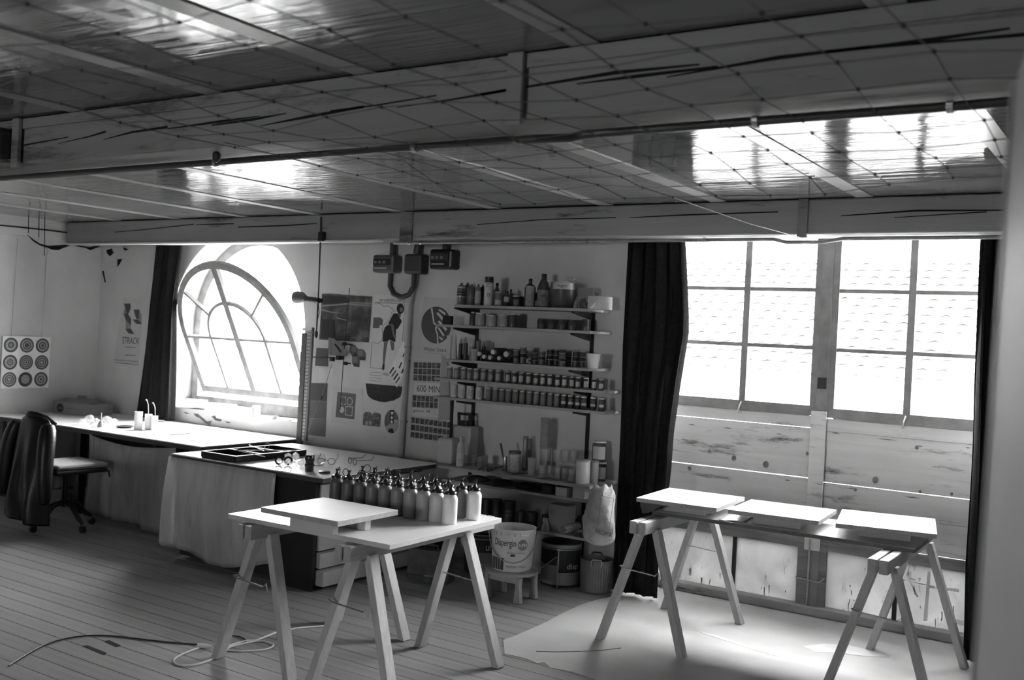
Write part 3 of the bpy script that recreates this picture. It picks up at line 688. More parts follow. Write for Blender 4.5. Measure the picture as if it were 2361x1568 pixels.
# the caps lie on one straight line: fit it and space the bottles along it
n = len(row); mx = sum(p.x for p in row)/n; my = sum(p.y for p in row)/n
sl = sum((p.x-mx)*(p.y-my) for p in row)/sum((p.x-mx)**2 for p in row)
dv = Vector((1, sl, 0)).normalized(); ts = sorted((Vector((p.x-mx, p.y-my, 0))).dot(dv) for p in row)
step = max(.0745, (ts[-1]-ts[0])/9)
end = Vector((mx, my, ZT))+dv*ts[-1]
nd = Vector((-dv.y, dv.x, 0))
if nd.y < 0: nd = -nd
for k in range(10):
    p = end-dv*step*(9-k)
    put_bottle((p.x, p.y, ZT), k, ORD[k]+' bottle from the left in the front row, '+('dark' if k < 4 else 'mid grey' if k < 8 else 'pale')+' metal with black stopper', math.radians(150+random.uniform(-40, 60)), 'stoppered bottles, front row')
e2 = zz(1094.6, 1128.5, ZT+.150); end2 = Vector((e2.x, e2.y, ZT))
if (end2-end).dot(nd) < .0765: end2 += nd*(.0765-(end2-end).dot(nd))
for k in range(10):
    p = end2-dv*step*(9-k)
    g = (2, 3, 3, 4, 5, 6, 6, 7, 3, 9)[k]
    put_bottle((p.x, p.y, ZT), g, ORD[k]+' bottle from the left in the rear row of stoppered bottles', math.radians(120+random.uniform(-50, 80)), 'stoppered bottles, rear row')
# ---- plan chest with white worktop, plastic sheet over its front
cx0, cx1, cy0, cy1 = -5.745, -4.33, 4.585, 5.72
chest = thing('plan_chest', 'low plan chest with white top, black end board and plastic sheet over its front', 'chest', ((cx0+cx1)/2, (cy0+cy1)/2, 0))
B_('worktop', WHITE, chest, (cx0, cx1, cy0, cy1, ZT-.008, ZT), bev=.002)
B_('worktop_edge', M('worktop_edge_dark', .06, .5), chest, (cx0, cx1, cy0+.0005, cy1, ZT-.036, ZT-.0085))
B_('carcass', M('chest_dark', .02, .6), chest, (cx0+.07, cx1-.10, cy0+.05, cy1-.03, .03, ZT-.037))
xb0 = yy(640, 1200, cy0+.03).x
B_('end_board', M('black_board', .012, .45), chest, (xb0, cx1-.072, cy0+.018, cy0+.045, .004, ZT-.037))
DRW = M('drawer_front', .34, .55, .1, 4); 
for k in range(6):
    z0 = .035+k*.107
    d = B_('drawer', DRW, chest, (cx1-.098, cx1-.062+(.05 if k == 0 else .015 if k == 1 else 0), cy0+.06, cy1-.06, z0, z0+.092), bev=.002)
    MB().tube([(cx1-.05, cy0+.45, z0+.05), (cx1-.035, cy0+.46, z0+.045), (cx1-.035, cy0+.62, z0+.045), (cx1-.05, cy0+.63, z0+.05)] if k > 1 else [(cx1+.0, cy0+.45, z0+.05), (cx1+.012, cy0+.46, z0+.045), (cx1+.012, cy0+.62, z0+.045), (cx1+.0, cy0+.63, z0+.05)], .005, 6).build('handle', GREYM, d)
def sheet(name, label, cat, cols, mat, parent=None, solid=.0006):
    """hanging film: cols is a list of columns, each a list of points from top to bottom"""
    mb = MB(); n = len(cols[0])
    mb.add([p for c in cols for p in c], [(i*n+j, (i+1)*n+j, (i+1)*n+j+1, i*n+j+1) for i in range(len(cols)-1) for j in range(n-1)])
    o = mb.build(name, mat, parent, smooth=True, solid=solid)
    return tag(o, label, cat) if cat else o
POLY = film('plastic_sheet', .85, .12, (1.6, 1, .35), 6, .16, .7, base=.12)
cols = []
for i in range(31):
    u = i/30; x = cx0-.012+(xb0+.01-cx0+.012)*u
    zb = .085-.035*math.sin(math.pi*u)+.02*math.sin(u*9)+.05*max(0, u-.85)*5
    col = []
    for j in range(17):
        v = j/16; z = ZT-.02+(zb-ZT+.02)*v
        bulge = -.012-.035*math.sin(math.pi*min(1, v*1.05))*(.3+.7*math.sin(math.pi*u))-.03*v*math.exp(-u*10)-.006*math.sin(u*21+v*5)*v-.004*math.sin(u*47)*v
        col.append(Vector((x-.035*v*math.exp(-u*9), cy0+bulge, z)))
    cols.append(col)
# wrap round the left corner
left = [[Vector((cx0-.015-.035*j/16, cy0+.02+.3*s, cols[0][j].z)) for j in range(17)] for s in (1, .66, .33)]
sheet('plastic_cover', None, None, left+cols, POLY, chest)
# ---- long desk below the arched window
dx1, dy0, dy1 = -5.935, 4.995, 6.01
desk = thing('long_desk', 'long white-topped work desk below the arched window', 'desk', ((XL+dx1)/2, (dy0+dy1)/2, 0))
B_('desk_top', WHITE, desk, (XL+.04, dx1, dy0, dy1, ZT-.008, ZT), bev=.002)
B_('desk_edge', M('desk_edge_dark', .05, .5), desk, (XL+.04, dx1, dy0+.0005, dy1, ZT-.04, ZT-.0085))
for x in (XL+.12, -7.55, dx1-.12):
    for y in (dy0+.12, dy1-.1): B_('leg', DARK, desk, (x-.03, x+.03, y-.03, y+.03, 0, ZT-.041))
B_('drawer_unit', M('desk_unit', .26, .6), desk, (XL+.2, -7.9, dy0+.06, dy1-.25, .33, ZT-.045), bev=.003)
B_('modesty_board', DARK, desk, (-7.5, dx1-.16, dy1-.16, dy1-.14, .05, ZT-.045))
cols = []
x0, x1 = yy(205, 1100, dy0).x, yy(402, 1100, dy0).x+.02
for i in range(29):
    u = i/28; x = x0+(x1-x0)*u; cols.append([])
    zt = ZT-.035-.05*math.sin(math.pi*u)*(1-.3*u)
    for j in range(13):
        v = j/12; zb = .035+.02*math.sin(u*5)
        cols[-1].append(Vector((x+.01*math.sin(v*3), dy0-.014-.03*math.sin(math.pi*v)*math.sin(math.pi*u)-.016*math.sin(u*17+v*2)*v-.008*math.sin(u*39)*v, zt+(zb-zt)*v)))
sheet('plastic_cover', None, None, cols, film('plastic_sheet_dull', .55, .22, (1.6, 1, .35), 6, .2, .7, base=.10), desk)
# ---- curtains
def curtain(label, L_, R_, Y, folds, amp=.035, zb=None, mat=CURT):
    """L_ and R_: photo points down the left and right edges at depth Y"""
    l = [yy(a, b, Y) for a, b in L_]; r = [yy(a, b, Y) for a, b in R_]
    def edge(pts, z):
        for i in range(len(pts)-1):
            if pts[i].z >= z >= pts[i+1].z:
                t = (pts[i].z-z)/max(1e-6, pts[i].z-pts[i+1].z); return pts[i].x*(1-t)+pts[i+1].x*t
        return pts[-1].x if z < pts[-1].z else pts[0].x
    z1, z0 = BZ+.06, (zb if zb is not None else min(l[-1].z, r[-1].z)); nz, nu = 22, folds*10; cols = []
    for i in range(nu+1):
        u = i/nu; c = []
        for j in range(nz+1):
            z = z1+(z0-z1)*j/nz; a, b = edge(l, z), edge(r, z); ph = u*folds*2*math.pi
            y = Y+amp*(.55+.45*min(1, max(0, z-.1)))*math.sin(ph+.7*math.sin(z*1.7))+amp*.4*math.sin(ph*.5+z)
            c.append(Vector((a+(b-a)*u+.012*math.sin(ph*2), y, z)))
        cols.append(c)
    cloth = MB(); n = nz+1
    t = thing('curtain', label, 'curtain', ((l[-1].x+r[-1].x)/2, Y, z0))
    cloth.add([p for c in cols for p in c], [(i*n+j, (i+1)*n+j, (i+1)*n+j+1, i*n+j+1) for i in range(nu) for j in range(nz)]).build('cloth', mat, t, smooth=True, solid=.004)
    MB().tube([(min(l[0].x, r[0].x)-.05, Y, z1+.012), (max(l[0].x, r[0].x)+.05, Y, z1+.012)], .008, 8).build('rod', DARK, t)
    return t
curtain('dark curtain drawn back to the left of the arched window', [(364, 540), (362, 560), (345, 690), (308, 968)], [(424, 540), (422, 560), (405, 700), (398, 972)], 5.93, 4, .03, zb=.73)
curtain('wide dark curtain between the wall shelves and the large window', [(1452, 530), (1450, 553), (1432, 800), (1425, 1000), (1410, 1390)], [(1582, 530), (1585, 560), (1588, 640), (1591, 760), (1570, 880), (1552, 1000), (1545, 1100), (1520, 1250), (1515, 1380)], 5.96, 5, .035, zb=.02)
curtain('dark curtain at the right-hand edge of the large window', [(2262, 530), (2258, 600), (2245, 880), (2240, 1050), (2225, 1300), (2222, 1490)], [(2330, 530), (2325, 600), (2320, 880), (2318, 1050), (2310, 1300), (2310, 1490)], 5.96, 3, .03, zb=.02)
# ---- near panel at the right edge, close to the camera
NP = M('grey_gloss_panel', .28, .6, .12, 1.5, .02, .12)
Y1_, Y0_ = 1.3, .5                                # far (seen) edge and near edge of the panel, which stands almost edge-on
pa, pb = yy(2312, 540, Y1_), yy(2243, 1568, Y1_)
dr = (pa-pb)/(pa.z-pb.z)
zt_ = yy(2330, 205, Y1_).z
lo, hi = pb+dr*(0-pb.z), pb+dr*(zt_-pb.z)
nl, nh = Vector((lo.x+.16, Y0_, 0)), Vector((hi.x+.16, Y0_, zt_))
near = thing('leaning_panel', 'blurred grey gloss panel standing close at the right edge', 'panel', (lo.x, Y1_, 0))
MB().prism([lo, hi, nh, nl], Vector((.02, .003, 0))).build('sheet', NP, near, bev=.003)
MB().prism([lo+Vector((-.002, -.002, 0)), hi+Vector((-.002, -.002, 0)), hi+Vector((.003, -.035, 0)), lo+Vector((.003, -.035, 0))], Vector((.0015, .0, 0))).build('edge_strip', M('edge_strip_grey', .3, .5), near)
# ================================================================== WALL: prints, meters, drafting rail
CA = lambda l: [(680+a*.14028, 640+b*.14028) for a, b in l]
CB = lambda l: [(700+a*.1403, 820+b*.1403) for a, b in l]
CC = lambda l: [(930+a*.2297, 660+b*.2297) for a, b in l]
C1 = lambda l: [(a*.3189, 440+b*.3189) for a, b in l]
def ell(c, rx, ry, a0=0, a1=360, n=28): return [(c[0]+rx*math.cos(math.radians(a0+(a1-a0)*k/n)), c[1]-ry*math.sin(math.radians(a0+(a1-a0)*k/n))) for k in range(n+(0 if a1-a0 == 360 else 1))]
def poster(name, label, px, mat=PAPER, cat='poster', off=.002, group=None):
    p = wq(px, off); c = sum(p, Vector())/len(p); zmin = min(q.z for q in p)
    t = thing(name, label, cat, (c.x, W-off, zmin), group=group)
    MB().prism(p, (0, -.001, 0)).build('sheet', mat, t); return t
def pr_(t, name, px, mat, off=.0035): return wpoly(name, px, mat, t, off, .0005)
def wtext(t, s, px, mat=INK, off=.0042, bold=.0): return text_quad(s, wq(px, off), mat, t, bold=bold)
def wline(t, name, px, mat, w=.003, off=.004):
    return MB().tube([yy(a, b, W-off) for a, b in px], w/2, 4).build(name, mat, t)
# --- poster with interlocking steps at the far left
t = poster('exhibition_poster', 'white STRACK poster with folded step shapes left of the curtain', [(284, 686), (336, 690), (318, 846), (262, 836)], M('grey_paper', .52, .8, .05))
for q in ([(897, 815), (943, 815), (945, 850), (930, 888), (912, 886)], [(893, 888), (925, 888), (950, 930), (945, 975), (925, 950), (908, 930)], [(965, 858), (1008, 858), (1005, 925), (985, 927)],
          [(960, 930), (1000, 930), (1024, 965), (985, 962)], [(908, 1000), (945, 996), (972, 1035), (930, 1032)]): pr_(t, 'dark_facet', C1(q), M('facet_dark', .09, .7))
for q in ([(897, 850), (915, 886), (925, 888), (893, 888)], [(1008, 858), (1024, 900), (1024, 965), (1000, 930), (1005, 925)], [(908, 930), (925, 950), (945, 975), (945, 996), (908, 1000)]): pr_(t, 'grey_facet', C1(q), M('facet_grey', .26, .7))
wtext(t, 'STRACK', C1([(884, 1104), (1004, 1110), (1009, 1064), (886, 1054)]))
for y in (1128, 1186): pr_(t, 'small_print', C1([(902, y+6), (980, y+9), (981, y+1), (903, y-2)]), M('faint_ink', .25, .7))
for y in (1220, 1240): pr_(t, 'small_print', C1([(828, y), (1000, y+14), (1000, y+18), (828, y+4)]), INKM)
# --- dark landscape print
t = poster('landscape_print', 'dark grey landscape picture pinned left of the dancer poster', CA([(447, 268), (600, 264), (900, 290), (1275, 312), (1215, 1068), (398, 1018)]), photo('dark_landscape', .075, 9.), 'picture')
for q in ([(445, 455), (640, 440), (850, 418), (1265, 455), (1265, 470), (860, 448), (640, 462), (445, 478)], [(440, 520), (600, 560), (820, 590), (600, 580), (440, 540)], [(680, 650), (860, 700), (860, 712), (680, 668)], [(900, 400), (1270, 420), (1270, 438), (900, 415)]): pr_(t, 'pale_streak', CA(q), M('pale_streak', .3, .7))
for q in ([(450, 300), (830, 310), (920, 400), (700, 415), (450, 440)], [(440, 680), (660, 690), (660, 1000), (420, 1000)]): pr_(t, 'dark_patch', CA(q), M('dark_patch', .04, .7), .0031)
# --- poster with a standing woman
t = poster('dancer_poster', 'white poster IM WEISSEN HAUS with a woman in a short dark dress', [(864, 680), (937, 682), (927, 886), (847, 880)])
wtext(t, 'IM WEISSEN HAUS', CA([(1398, 402), (1812, 410), (1814, 362), (1400, 350)]))
wtext(t, 'WIN.', CB([(1298, 328), (1405, 336), (1407, 288), (1300, 278)]))
DRESS = M('print_dark', .022, .7); SKIN = M('print_mid', .14, .7); FACEM = M('print_face', .2, .7)
for nm, q, mt, of in (('hair', ell((1733, 512), 60, 86), DRESS, .0035), ('face', ell((1748, 528), 24, 42), FACEM, .0041), ('neck', [(1690, 580), (1745, 585), (1735, 660), (1700, 640)], SKIN, .0034),
                      ('torso', [(1622, 588), (1690, 590), (1720, 665), (1752, 700), (1750, 740), (1690, 842), (1640, 850), (1600, 785), (1530, 770), (1560, 700)], DRESS, .0037),
                      ('skirt', [(1520, 778), (1620, 790), (1665, 850), (1650, 1062), (1590, 1042), (1548, 1020), (1530, 1052), (1440, 1055), (1450, 900), (1478, 820)], DRESS, .0037),
                      ('arm', [(1578, 755), (1620, 775), (1652, 985), (1642, 1010), (1612, 960), (1590, 850)], SKIN, .0043),
                      ('leg', [(1465, 1058), (1527, 1058), (1500, 1200), (1474, 1420), (1444, 1420), (1450, 1250)], SKIN, .0035), ('leg', [(1558, 1040), (1632, 1062), (1632, 1190), (1590, 1202)], SKIN, .0035),
                      ('shoe', [(1445, 1415), (1475, 1425), (1470, 1505), (1450, 1528), (1430, 1500)], DRESS, .0038), ('grey_patch', [(1290, 655), (1400, 655), (1448, 690), (1440, 780), (1395, 785), (1385, 832), (1280, 830)], INKM, .0035)):
    pr_(t, nm, CA(q), mt, of)
wline(t, 'drawn_line', CA([(1312, 440), (1330, 412), (1400, 430), (1460, 475), (1540, 465), (1600, 520), (1650, 555), (1590, 570), (1570, 640), (1520, 730), (1450, 790), (1435, 860), (1442, 960), (1420, 1040), (1360, 1085), (1270, 1062), (1235, 1480), (1430, 1496)]), INK)
wline(t, 'drawn_line', CA([(1312, 412), (1805, 432), (1768, 1040)]), INK)
for k in range(4): pr_(t, 'small_print', CB([(1080, 268+k*44), (1280, 284+k*46), (1280, 290+k*46), (1080, 274+k*44)]), INKM)
# --- striped leaflet hanging askew over it
t = poster('striped_leaflet', 'white leaflet with black bars hanging askew over the dancer poster', [(931, 785), (949, 829), (915, 894), (895, 858)], M('leaflet_white', .75, .7), 'leaflet', .009)
for k in range(4):
    b = (1405+k*33, 285+k*52); pr_(t, 'bar', CB([(b[0], b[1]), (b[0]+18, b[1]+18), (b[0]+88, b[1]-82), (b[0]+70, b[1]-102)]), INK if k % 2 == 0 else INKM, .011)
for q in ([(1600, 280), (1622, 298), (1668, 190), (1648, 176)], [(1560, 200), (1578, 214), (1620, 118), (1602, 104)], [(1700, 160), (1714, 175), (1758, 70), (1744, 60)], [(1622, 20), (1640, 24), (1665, -40), (1650, -50)]): pr_(t, 'bar', CB(q), INK, .011)
# --- small prints below
t = poster('tyre_cutout', 'dark half-round tyre tread picture below the dancer poster', CB([(1020, 455), (1625, 510), (1612, 600), (1590, 680), (1480, 738), (1330, 765), (1240, 755), (1150, 725), (1080, 685), (1045, 630)]), M('tyre_print', .025, .6), 'picture')
for j in range(3):
    pts = [(1090+k*38, 560+j*70+k*3+(18 if k % 2 else -18)) for k in range(12 - j)]
    wline(t, 'tread_line', CB(pts), M('tread_grey', .1, .6), .004)
t = poster('shapes_print', 'grey print with rings and squares pinned above the worktop', CB([(560, 595), (862, 630), (832, 1048), (525, 1010)]), M('print_grey', .13, .7), 'print')
LP = M('print_pale', .55, .7)
pr_(t, 'pale_square', CB([(612, 668), (698, 680), (690, 812), (598, 800)]), LP); pr_(t, 'grey_disc', CB(ell((652, 740), 42, 64)), M('print_grey', .13), .0042)
def wring(t, c, rx, ry, w, mat):
    mb = MB(); n = 28; o = wq(CB(ell(c, rx, ry, n=n)), .0042); i_ = wq(CB(ell(c, rx-w, ry-w*1.2, n=n)), .0042)
    mb.add(o+i_, [(k, (k+1) % n, n+(k+1) % n, n+k) for k in range(n)]).build('ring', mat, t)
wring(t, (758, 752), 50, 66, 10, LP); pr_(t, 'pale_disc', CB(ell((630, 890), 38, 52)), LP)
pr_(t, 'pale_square', CB([(692, 828), (812, 840), (798, 996), (678, 978)]), LP); pr_(t, 'grey_square', CB([(702, 840), (800, 850), (788, 982), (690, 966)]), M('print_grey', .13), .0042)
t = poster('backing_paper', 'pale backing sheet behind the print with rings and squares', CB([(480, 495), (980, 552), (945, 1152), (450, 1100)]), M('pale_sheet', .56, .8, .05), 'paper', .0006)
t = poster('heart_print', 'small dark notched picture above the worktop', CB([(985, 960), (1020, 925), (1090, 930), (1130, 975), (1165, 935), (1245, 945), (1267, 980), (1257, 1172), (975, 1140)]), photo('fruit_print', .09, 40.), 'picture')
for c in ((1042, 1105), (1100, 1108)): pr_(t, 'pale_square', CB([(c[0]-25, c[1]-35), (c[0]+22, c[1]-30), (c[0]+20, c[1]+35), (c[0]-25, c[1]+30)]), M('print_pale2', .35, .7))
t = poster('star_print', 'oval picture with three white stars above the worktop', CB(ell((1445, 1085), 118, 195)), M('print_light', .36, .7), 'picture')
pr_(t, 'dark_field', CB(ell((1445, 1085), 116, 192, 90, 205)+[(1410, 1130), (1420, 900)]), INKM); pr_(t, 'dark_field', CB(ell((1445, 1085), 116, 192, 8, 75)+[(1485, 900), (1485, 1050)]), INKM)
pr_(t, 'star_strip', CB([(1420, 895), (1488, 895), (1482, 1120), (1412, 1115)]), INK, .0042)
for c in ((1455, 945), (1450, 1020), (1447, 1090)):
    pr_(t, 'star', CB([(c[0]+(30 if k % 2 == 0 else 12)*math.sin(k*math.pi/5), c[1]-(36 if k % 2 == 0 else 14)*math.cos(k*math.pi/5)) for k in range(10)]), M('star_white', .8, .7), .0049)
pr_(t, 'dark_notch', CB([(1412, 1195), (1468, 1200), (1485, 1270), (1445, 1278), (1385, 1250)]), INK)
for k, (q, g, ds) in enumerate((([(355, 1155), (552, 1165), (548, 1462), (330, 1450)], .10, 'upper'), )):
    poster('grey_swatch', 'dark grey paper swatch behind the drafting head', CA(q), M('swatch_%d' % k, g, .7), 'paper', .0012, 'grey paper swatches')
for k, (q, g, lb) in enumerate((([(130, 450), (395, 455), (382, 752), (100, 740)], .09, 'dark grey paper swatch just under the blank white sheet'), ([(100, 742), (384, 754), (370, 1042), (65, 1025)], .13, 'mid grey paper swatch second from the bottom of the column'), ([(65, 1028), (372, 1044), (360, 1336), (75, 1305)], .16, 'grey paper swatch lowest in the column beside the rail'))):
    poster('grey_swatch', lb, CB(q), M('swatch_b%d' % k, g, .7), 'paper', .0012, 'grey paper swatches')
poster('blank_sheet', 'blank white sheet among the grey swatches', CB([(262, 205), (495, 215), (480, 440), (243, 440)]), M('blank_white', .66, .8), 'paper', .0035)
# --- cluster of shaded cubes
t = poster('cube_print', 'cut-out picture of shaded cubes beside the drafting head', CA([(912, 1100), (985, 1112), (1035, 1175), (1120, 1178), (1168, 1250), (1160, 1362), (1068, 1358), (1060, 1475), (972, 1462), (938, 1400), (940, 1290), (895, 1220)]), M('cube_mid', .12, .7), 'picture')
for q, g in (([(930, 1130), (1010, 1140), (1000, 1225), (925, 1222)], .2), ([(1035, 1180), (1120, 1180), (1110, 1295), (1030, 1290)], .2), ([(945, 1300), (1030, 1300), (1020, 1405), (945, 1400)], .2), ([(940, 1288), (1000, 1230), (1035, 1290)], .045), ([(1060, 1300), (1160, 1300), (1160, 1360), (1066, 1356)], .06), ([(945, 1408), (1055, 1412), (1058, 1472), (974, 1460)], .06)):
    pr_(t, 'facet', CA(q), M('cube_%d' % int(g*1000), g, .7))
# --- poster with a striped disc
t = poster('disc_poster', 'white Walter Strack poster with a dark split disc', [(978, 684), (1058, 690), (1050, 700), (1040, 832), (958, 826)], M('disc_paper', .52, .8, .04))
DISC = M('disc_dark', .085, .7); pr_(t, 'disc', CC(ell((330, 390), 150, 186)), DISC)
pr_(t, 'pale_cleft', CC([(275, 222), (292, 218), (302, 290), (312, 365), (335, 380), (345, 410), (330, 430), (348, 480), (352, 575), (340, 575), (335, 480), (318, 430), (325, 395), (300, 375), (288, 290)]), PAPER, .0042)
for q in ([(345, 235), (370, 232), (425, 270), (415, 290)], [(330, 270), (350, 262), (405, 320), (390, 345)], [(345, 355), (365, 345), (440, 430), (425, 452)], [(345, 420), (360, 415), (412, 490), (400, 505)], [(355, 510), (365, 505), (400, 530), (385, 545)]): pr_(t, 'pale_stripe', CC(q), PAPER, .0042)
wtext(t, 'Walter Strack', CC([(203, 648), (440, 662), (440, 622), (205, 608)]))
pr_(t, 'small_print', CC([(215, 670), (400, 682), (400, 678), (215, 666)]), M('faint_ink', .25, .7))
# --- portrait-grid poster
t = poster('portrait_poster', 'poster 600 MIN galerie 68 with rows of small portraits', CC([(103, 742), (382, 752), (360, 1350), (482, 1372), (470, 1560), (60, 1515), (72, 1310)]), M('portrait_paper', .5, .8))
PH = [photo('portrait_%d' % k, g, 60.) for k, g in enumerate((.05, .07, .09))]
for (r, y, n, x0, dx, sk) in ((0, 762, 6, 108, 45, 1.6), (1, 826, 6, 106, 45, 1.6), (2, 890, 6, 104, 45, 1.6), (3, 1094, 6, 95, 43, 2.2), (4, 1156, 6, 92, 43, 2.2), (5, 1316, 9, 80, 45, 6.), (6, 1390, 9, 78, 45, 6.), (7, 1462, 9, 74, 45, 6.)):
    for k in range(n):
        a, b = x0+k*dx, y+k*sk; pr_(t, 'portrait', CC([(a, b), (a+dx-6, b+1), (a+dx-8, b+57), (a-2, b+56)]), PH[(r+k*2) % 3])
pr_(t, 'white_band', CC([(104, 962), (370, 978), (362, 1090), (98, 1078)]), M('band_white', .6, .7)); pr_(t, 'white_band', CC([(90, 1215), (352, 1235), (346, 1318), (84, 1302)]), M('band_white', .6, .7))
wtext(t, '600 MIN', CC([(135, 1058), (366, 1072), (368, 1006), (138, 990)])); wtext(t, 'galerie  68', CC([(96, 1270), (268, 1278), (268, 1244), (98, 1232)]))
for k in range(3): pr_(t, 'small_print', CC([(300, 1248+k*18), (342, 1252+k*18), (342, 1256+k*18), (300, 1252+k*18)]), INKM)
t = poster('grey_card', 'plain grey card standing over the end of the portrait poster', CC([(384, 690), (440, 700), (470, 1150), (468, 1345), (350, 1345), (365, 1080), (372, 930)]), M('grey_card', .36, .8), 'card', .012)
# --- print with nine targets on the end wall, hanging from two strings
c4 = [xx(a, b, XL+.012) for a, b in ((8, 775), (119, 777), (109, 896), (-1, 894))]
ya, yb = (c4[0].y+c4[3].y)/2, (c4[1].y+c4[2].y)/2; za, zb = (c4[2].z+c4[3].z)/2, (c4[0].z+c4[1].z)/2
t = thing('target_print', 'square white print of nine ringed targets hung on the end wall', 'print', (XL+.01, (ya+yb)/2, za))
B_('board', M('print_white', .66, .7, .03), t, (XL+.003, XL+.014, ya, yb, za, zb))
def disc_x(x, cy, cz, r0, r1, mat, nm, parent):
    n = 32; vs = [Vector((x, cy+r1*math.cos(2*math.pi*k/n), cz+r1*math.sin(2*math.pi*k/n))) for k in range(n)]
    if r0 > 0:
        vs += [Vector((x, cy+r0*math.cos(2*math.pi*k/n), cz+r0*math.sin(2*math.pi*k/n))) for k in range(n)]
        MB().add(vs, [(k, (k+1) % n, n+(k+1) % n, n+k) for k in range(n)]).build(nm, mat, parent)
    else: MB().add(vs, [tuple(range(n))]).build(nm, mat, parent)
TG = M('target_grey', .07, .7); TP = M('target_pale', .3, .7)
pat = [((.74, 1), (.0, .1), (.22, .42)), ((.78, 1), (.45, .6), (.0, .32)), ((.74, 1), (.35, .55), (.0, .22)), ((.76, 1), (.28, .42), (.0, .12)), ((.8, 1), (.55, .68), (.3, .42), (.0, .14)), ((.78, 1), (.5, .66), (.22, .36)),
       ((.8, 1), (.5, .64), (.24, .36)), ((.6, 1), (.3, .34)), ((.72, 1), (.36, .52), (.0, .2))]
for i in range(9):
    cy_ = ya+(yb-ya)*(.17+.33*(i % 3)); cz_ = zb-(zb-za)*(.17+.33*(i//3)); r = (yb-ya)*.145
    disc_x(XL+.0146, cy_, cz_, 0, r, TP, 'target', t)
    for a, b in pat[i]: disc_x(XL+.0152, cy_, cz_, r*a, r*b, TG, 'target_ring', t)
for yv in (ya+.08, yb-.09): MB().tube([(XL+.012, yv, zb), (XL+.004, yv+.02, 2.30)], .0012, 5).build('string', M('string_grey', .2, .8), t)
# --- electric meters, junction box and pipes
def meter(label, px, mat, d=.11, windows=True):
    (a, b, c, e) = px; p0, p1 = yy(a, e, W-d), yy(c, b, W-d); t = thing('electric_meter', label, 'meter', ((p0.x+p1.x)/2, W, p0.z))
    B_('case', mat, t, (p0.x, p1.x, W-d, W-.001, p0.z, p1.z), bev=.018); w, h = p1.x-p0.x, p1.z-p0.z
    if windows:
        B_('window', M('meter_glass', .04, .15, spec=.6), t, (p0.x+w*.06, p1.x-w*.15, W-d-.006, W-d+.004, p0.z+h*.42, p1.z-h*.22), bev=.002)
        for k in range(3): B_('dial', M('dial_grey', .18, .5), t, (p0.x+w*(.12+.2*k), p0.x+w*(.24+.2*k), W-d-.008, W-d-.006, p0.z+h*.5, p0.z+h*.64))
        B_('plate', M('dial_pale', .35, .5), t, (p0.x+w*.15, p1.x-w*.3, W-d-.008, W-d-.001, p0.z+h*.2, p0.z+h*.28))
    return t, p0, p1
m1, a0, a1 = meter('grey electric meter with dials left of the junction box', (857, 587, 908, 628), M('meter_grey', .09, .4, spec=.5))
m2, b0, b1 = meter('plain dark junction box between the two meters', (929, 585, 972, 631), M('box_dark', .05, .5), .10, False)
m3, e0_, e1_ = meter('black electric meter right of the junction box', (988, 574, 1042, 620), BLACK)
def wpipe(label, pts, r, mat, clips=()):
    t = thing('wall_pipe', label, 'pipe', pts[0]); MB().tube(pts, r, 10).build('pipe', mat, t, smooth=True)
    for c in clips: MB().tube([Vector(c)-Vector((0, 0, .008)), Vector(c)+Vector((0, 0, .008))], r*1.3, 10).build('clamp', GREYM, t)
    return t
PD = M('pipe_grey_dark', .06, .45)
yb_ = W-.05
ux0, ux1, zu = a0.x+.14, b0.x+.07, a0.z
wpipe('thick dark pipe looping in a U between meter and junction box', [(ux0, yb_, zu-.002), (ux0, yb_, zu-.1), (ux0+.04, yb_, zu-.16), (ux0+.10, yb_, zu-.18), (ux1-.10, yb_, zu-.18), (ux1-.04, yb_, zu-.16), (ux1, yb_, zu-.1), (ux1, yb_, b0.z-.002)], .021, PD)
wpipe('short dark pipe rising from the left meter to the beam', [(a0.x+.15, yb_, a1.z+.002), (a0.x+.15, yb_, BZ+.05)], .024, PD)
wpipe('short dark pipe rising from the junction box to the beam', [((b0.x+b1.x)/2, yb_, b1.z+.002), ((b0.x+b1.x)/2+.02, yb_, BZ+.05)], .03, PD)
wpipe('short dark pipe rising from the right meter to the beam', [((e0_.x+e1_.x)/2, yb_, e1_.z+.002), ((e0_.x+e1_.x)/2, yb_, BZ+.05)], .024, PD)
vp = yy(946, 700, W-.03)
wpipe('pale painted pipe running down the wall between the posters', [(b1.x-.10, W-.03, b0.z-.002), (vp.x, W-.03, vp.z), (yy(923, 1046, W-.03).x, W-.03, .45)], .021, M('pipe_pale', .42, .55, .15), [(yy(940, 800, W-.03).x, W-.03, yy(940, 800, W-.03).z), (yy(931, 972, W-.03).x, W-.03, yy(931, 972, W-.03).z)])
# --- drafting rail: plank, toothed strip, black rod, arms, set square
YS = W-.12
def sp(a, b, Y=YS): return yy(a, b, Y)
t = thing('drafting_rail', 'tall vertical drafting rail with a toothed strip beside the arched window', 'drafting rail', sp(697, 1012))
dq = sp(704, 768)-sp(691, 1018); MB().bar(sp(704, 768), sp(704, 768)-dq*((sp(704, 768).z-.002)/dq.z), .05, .03, up=(0, 1, 0)).build('plank', M('rail_grey', .11, .5), t)
MB().bar(sp(713, 757), sp(699, 1016), .042, .012, up=(0, 1, 0)).build('toothed_strip', M('strip_pale', .6, .4), t)
for k in range(30):
    u = (k+.5)/30; p = sp(713-14*u, 762+248*u, YS-.009); MB().bar(p-Vector((.013, 0, 0)), p+Vector((.013, 0, 0)), .007, .004, up=(0, 0, 1)).build('tooth', BLACK, t)
MB().bar(sp(721, 757), sp(705, 1016), .022, .02, up=(0, 1, 0)).build('guide', M('guide_grey', .22, .4), t)
MB().bar(sp(700, 759), sp(722, 758), .02, .03, up=(0, 1, 0)).build('top_plate', M('strip_pale', .6), t)
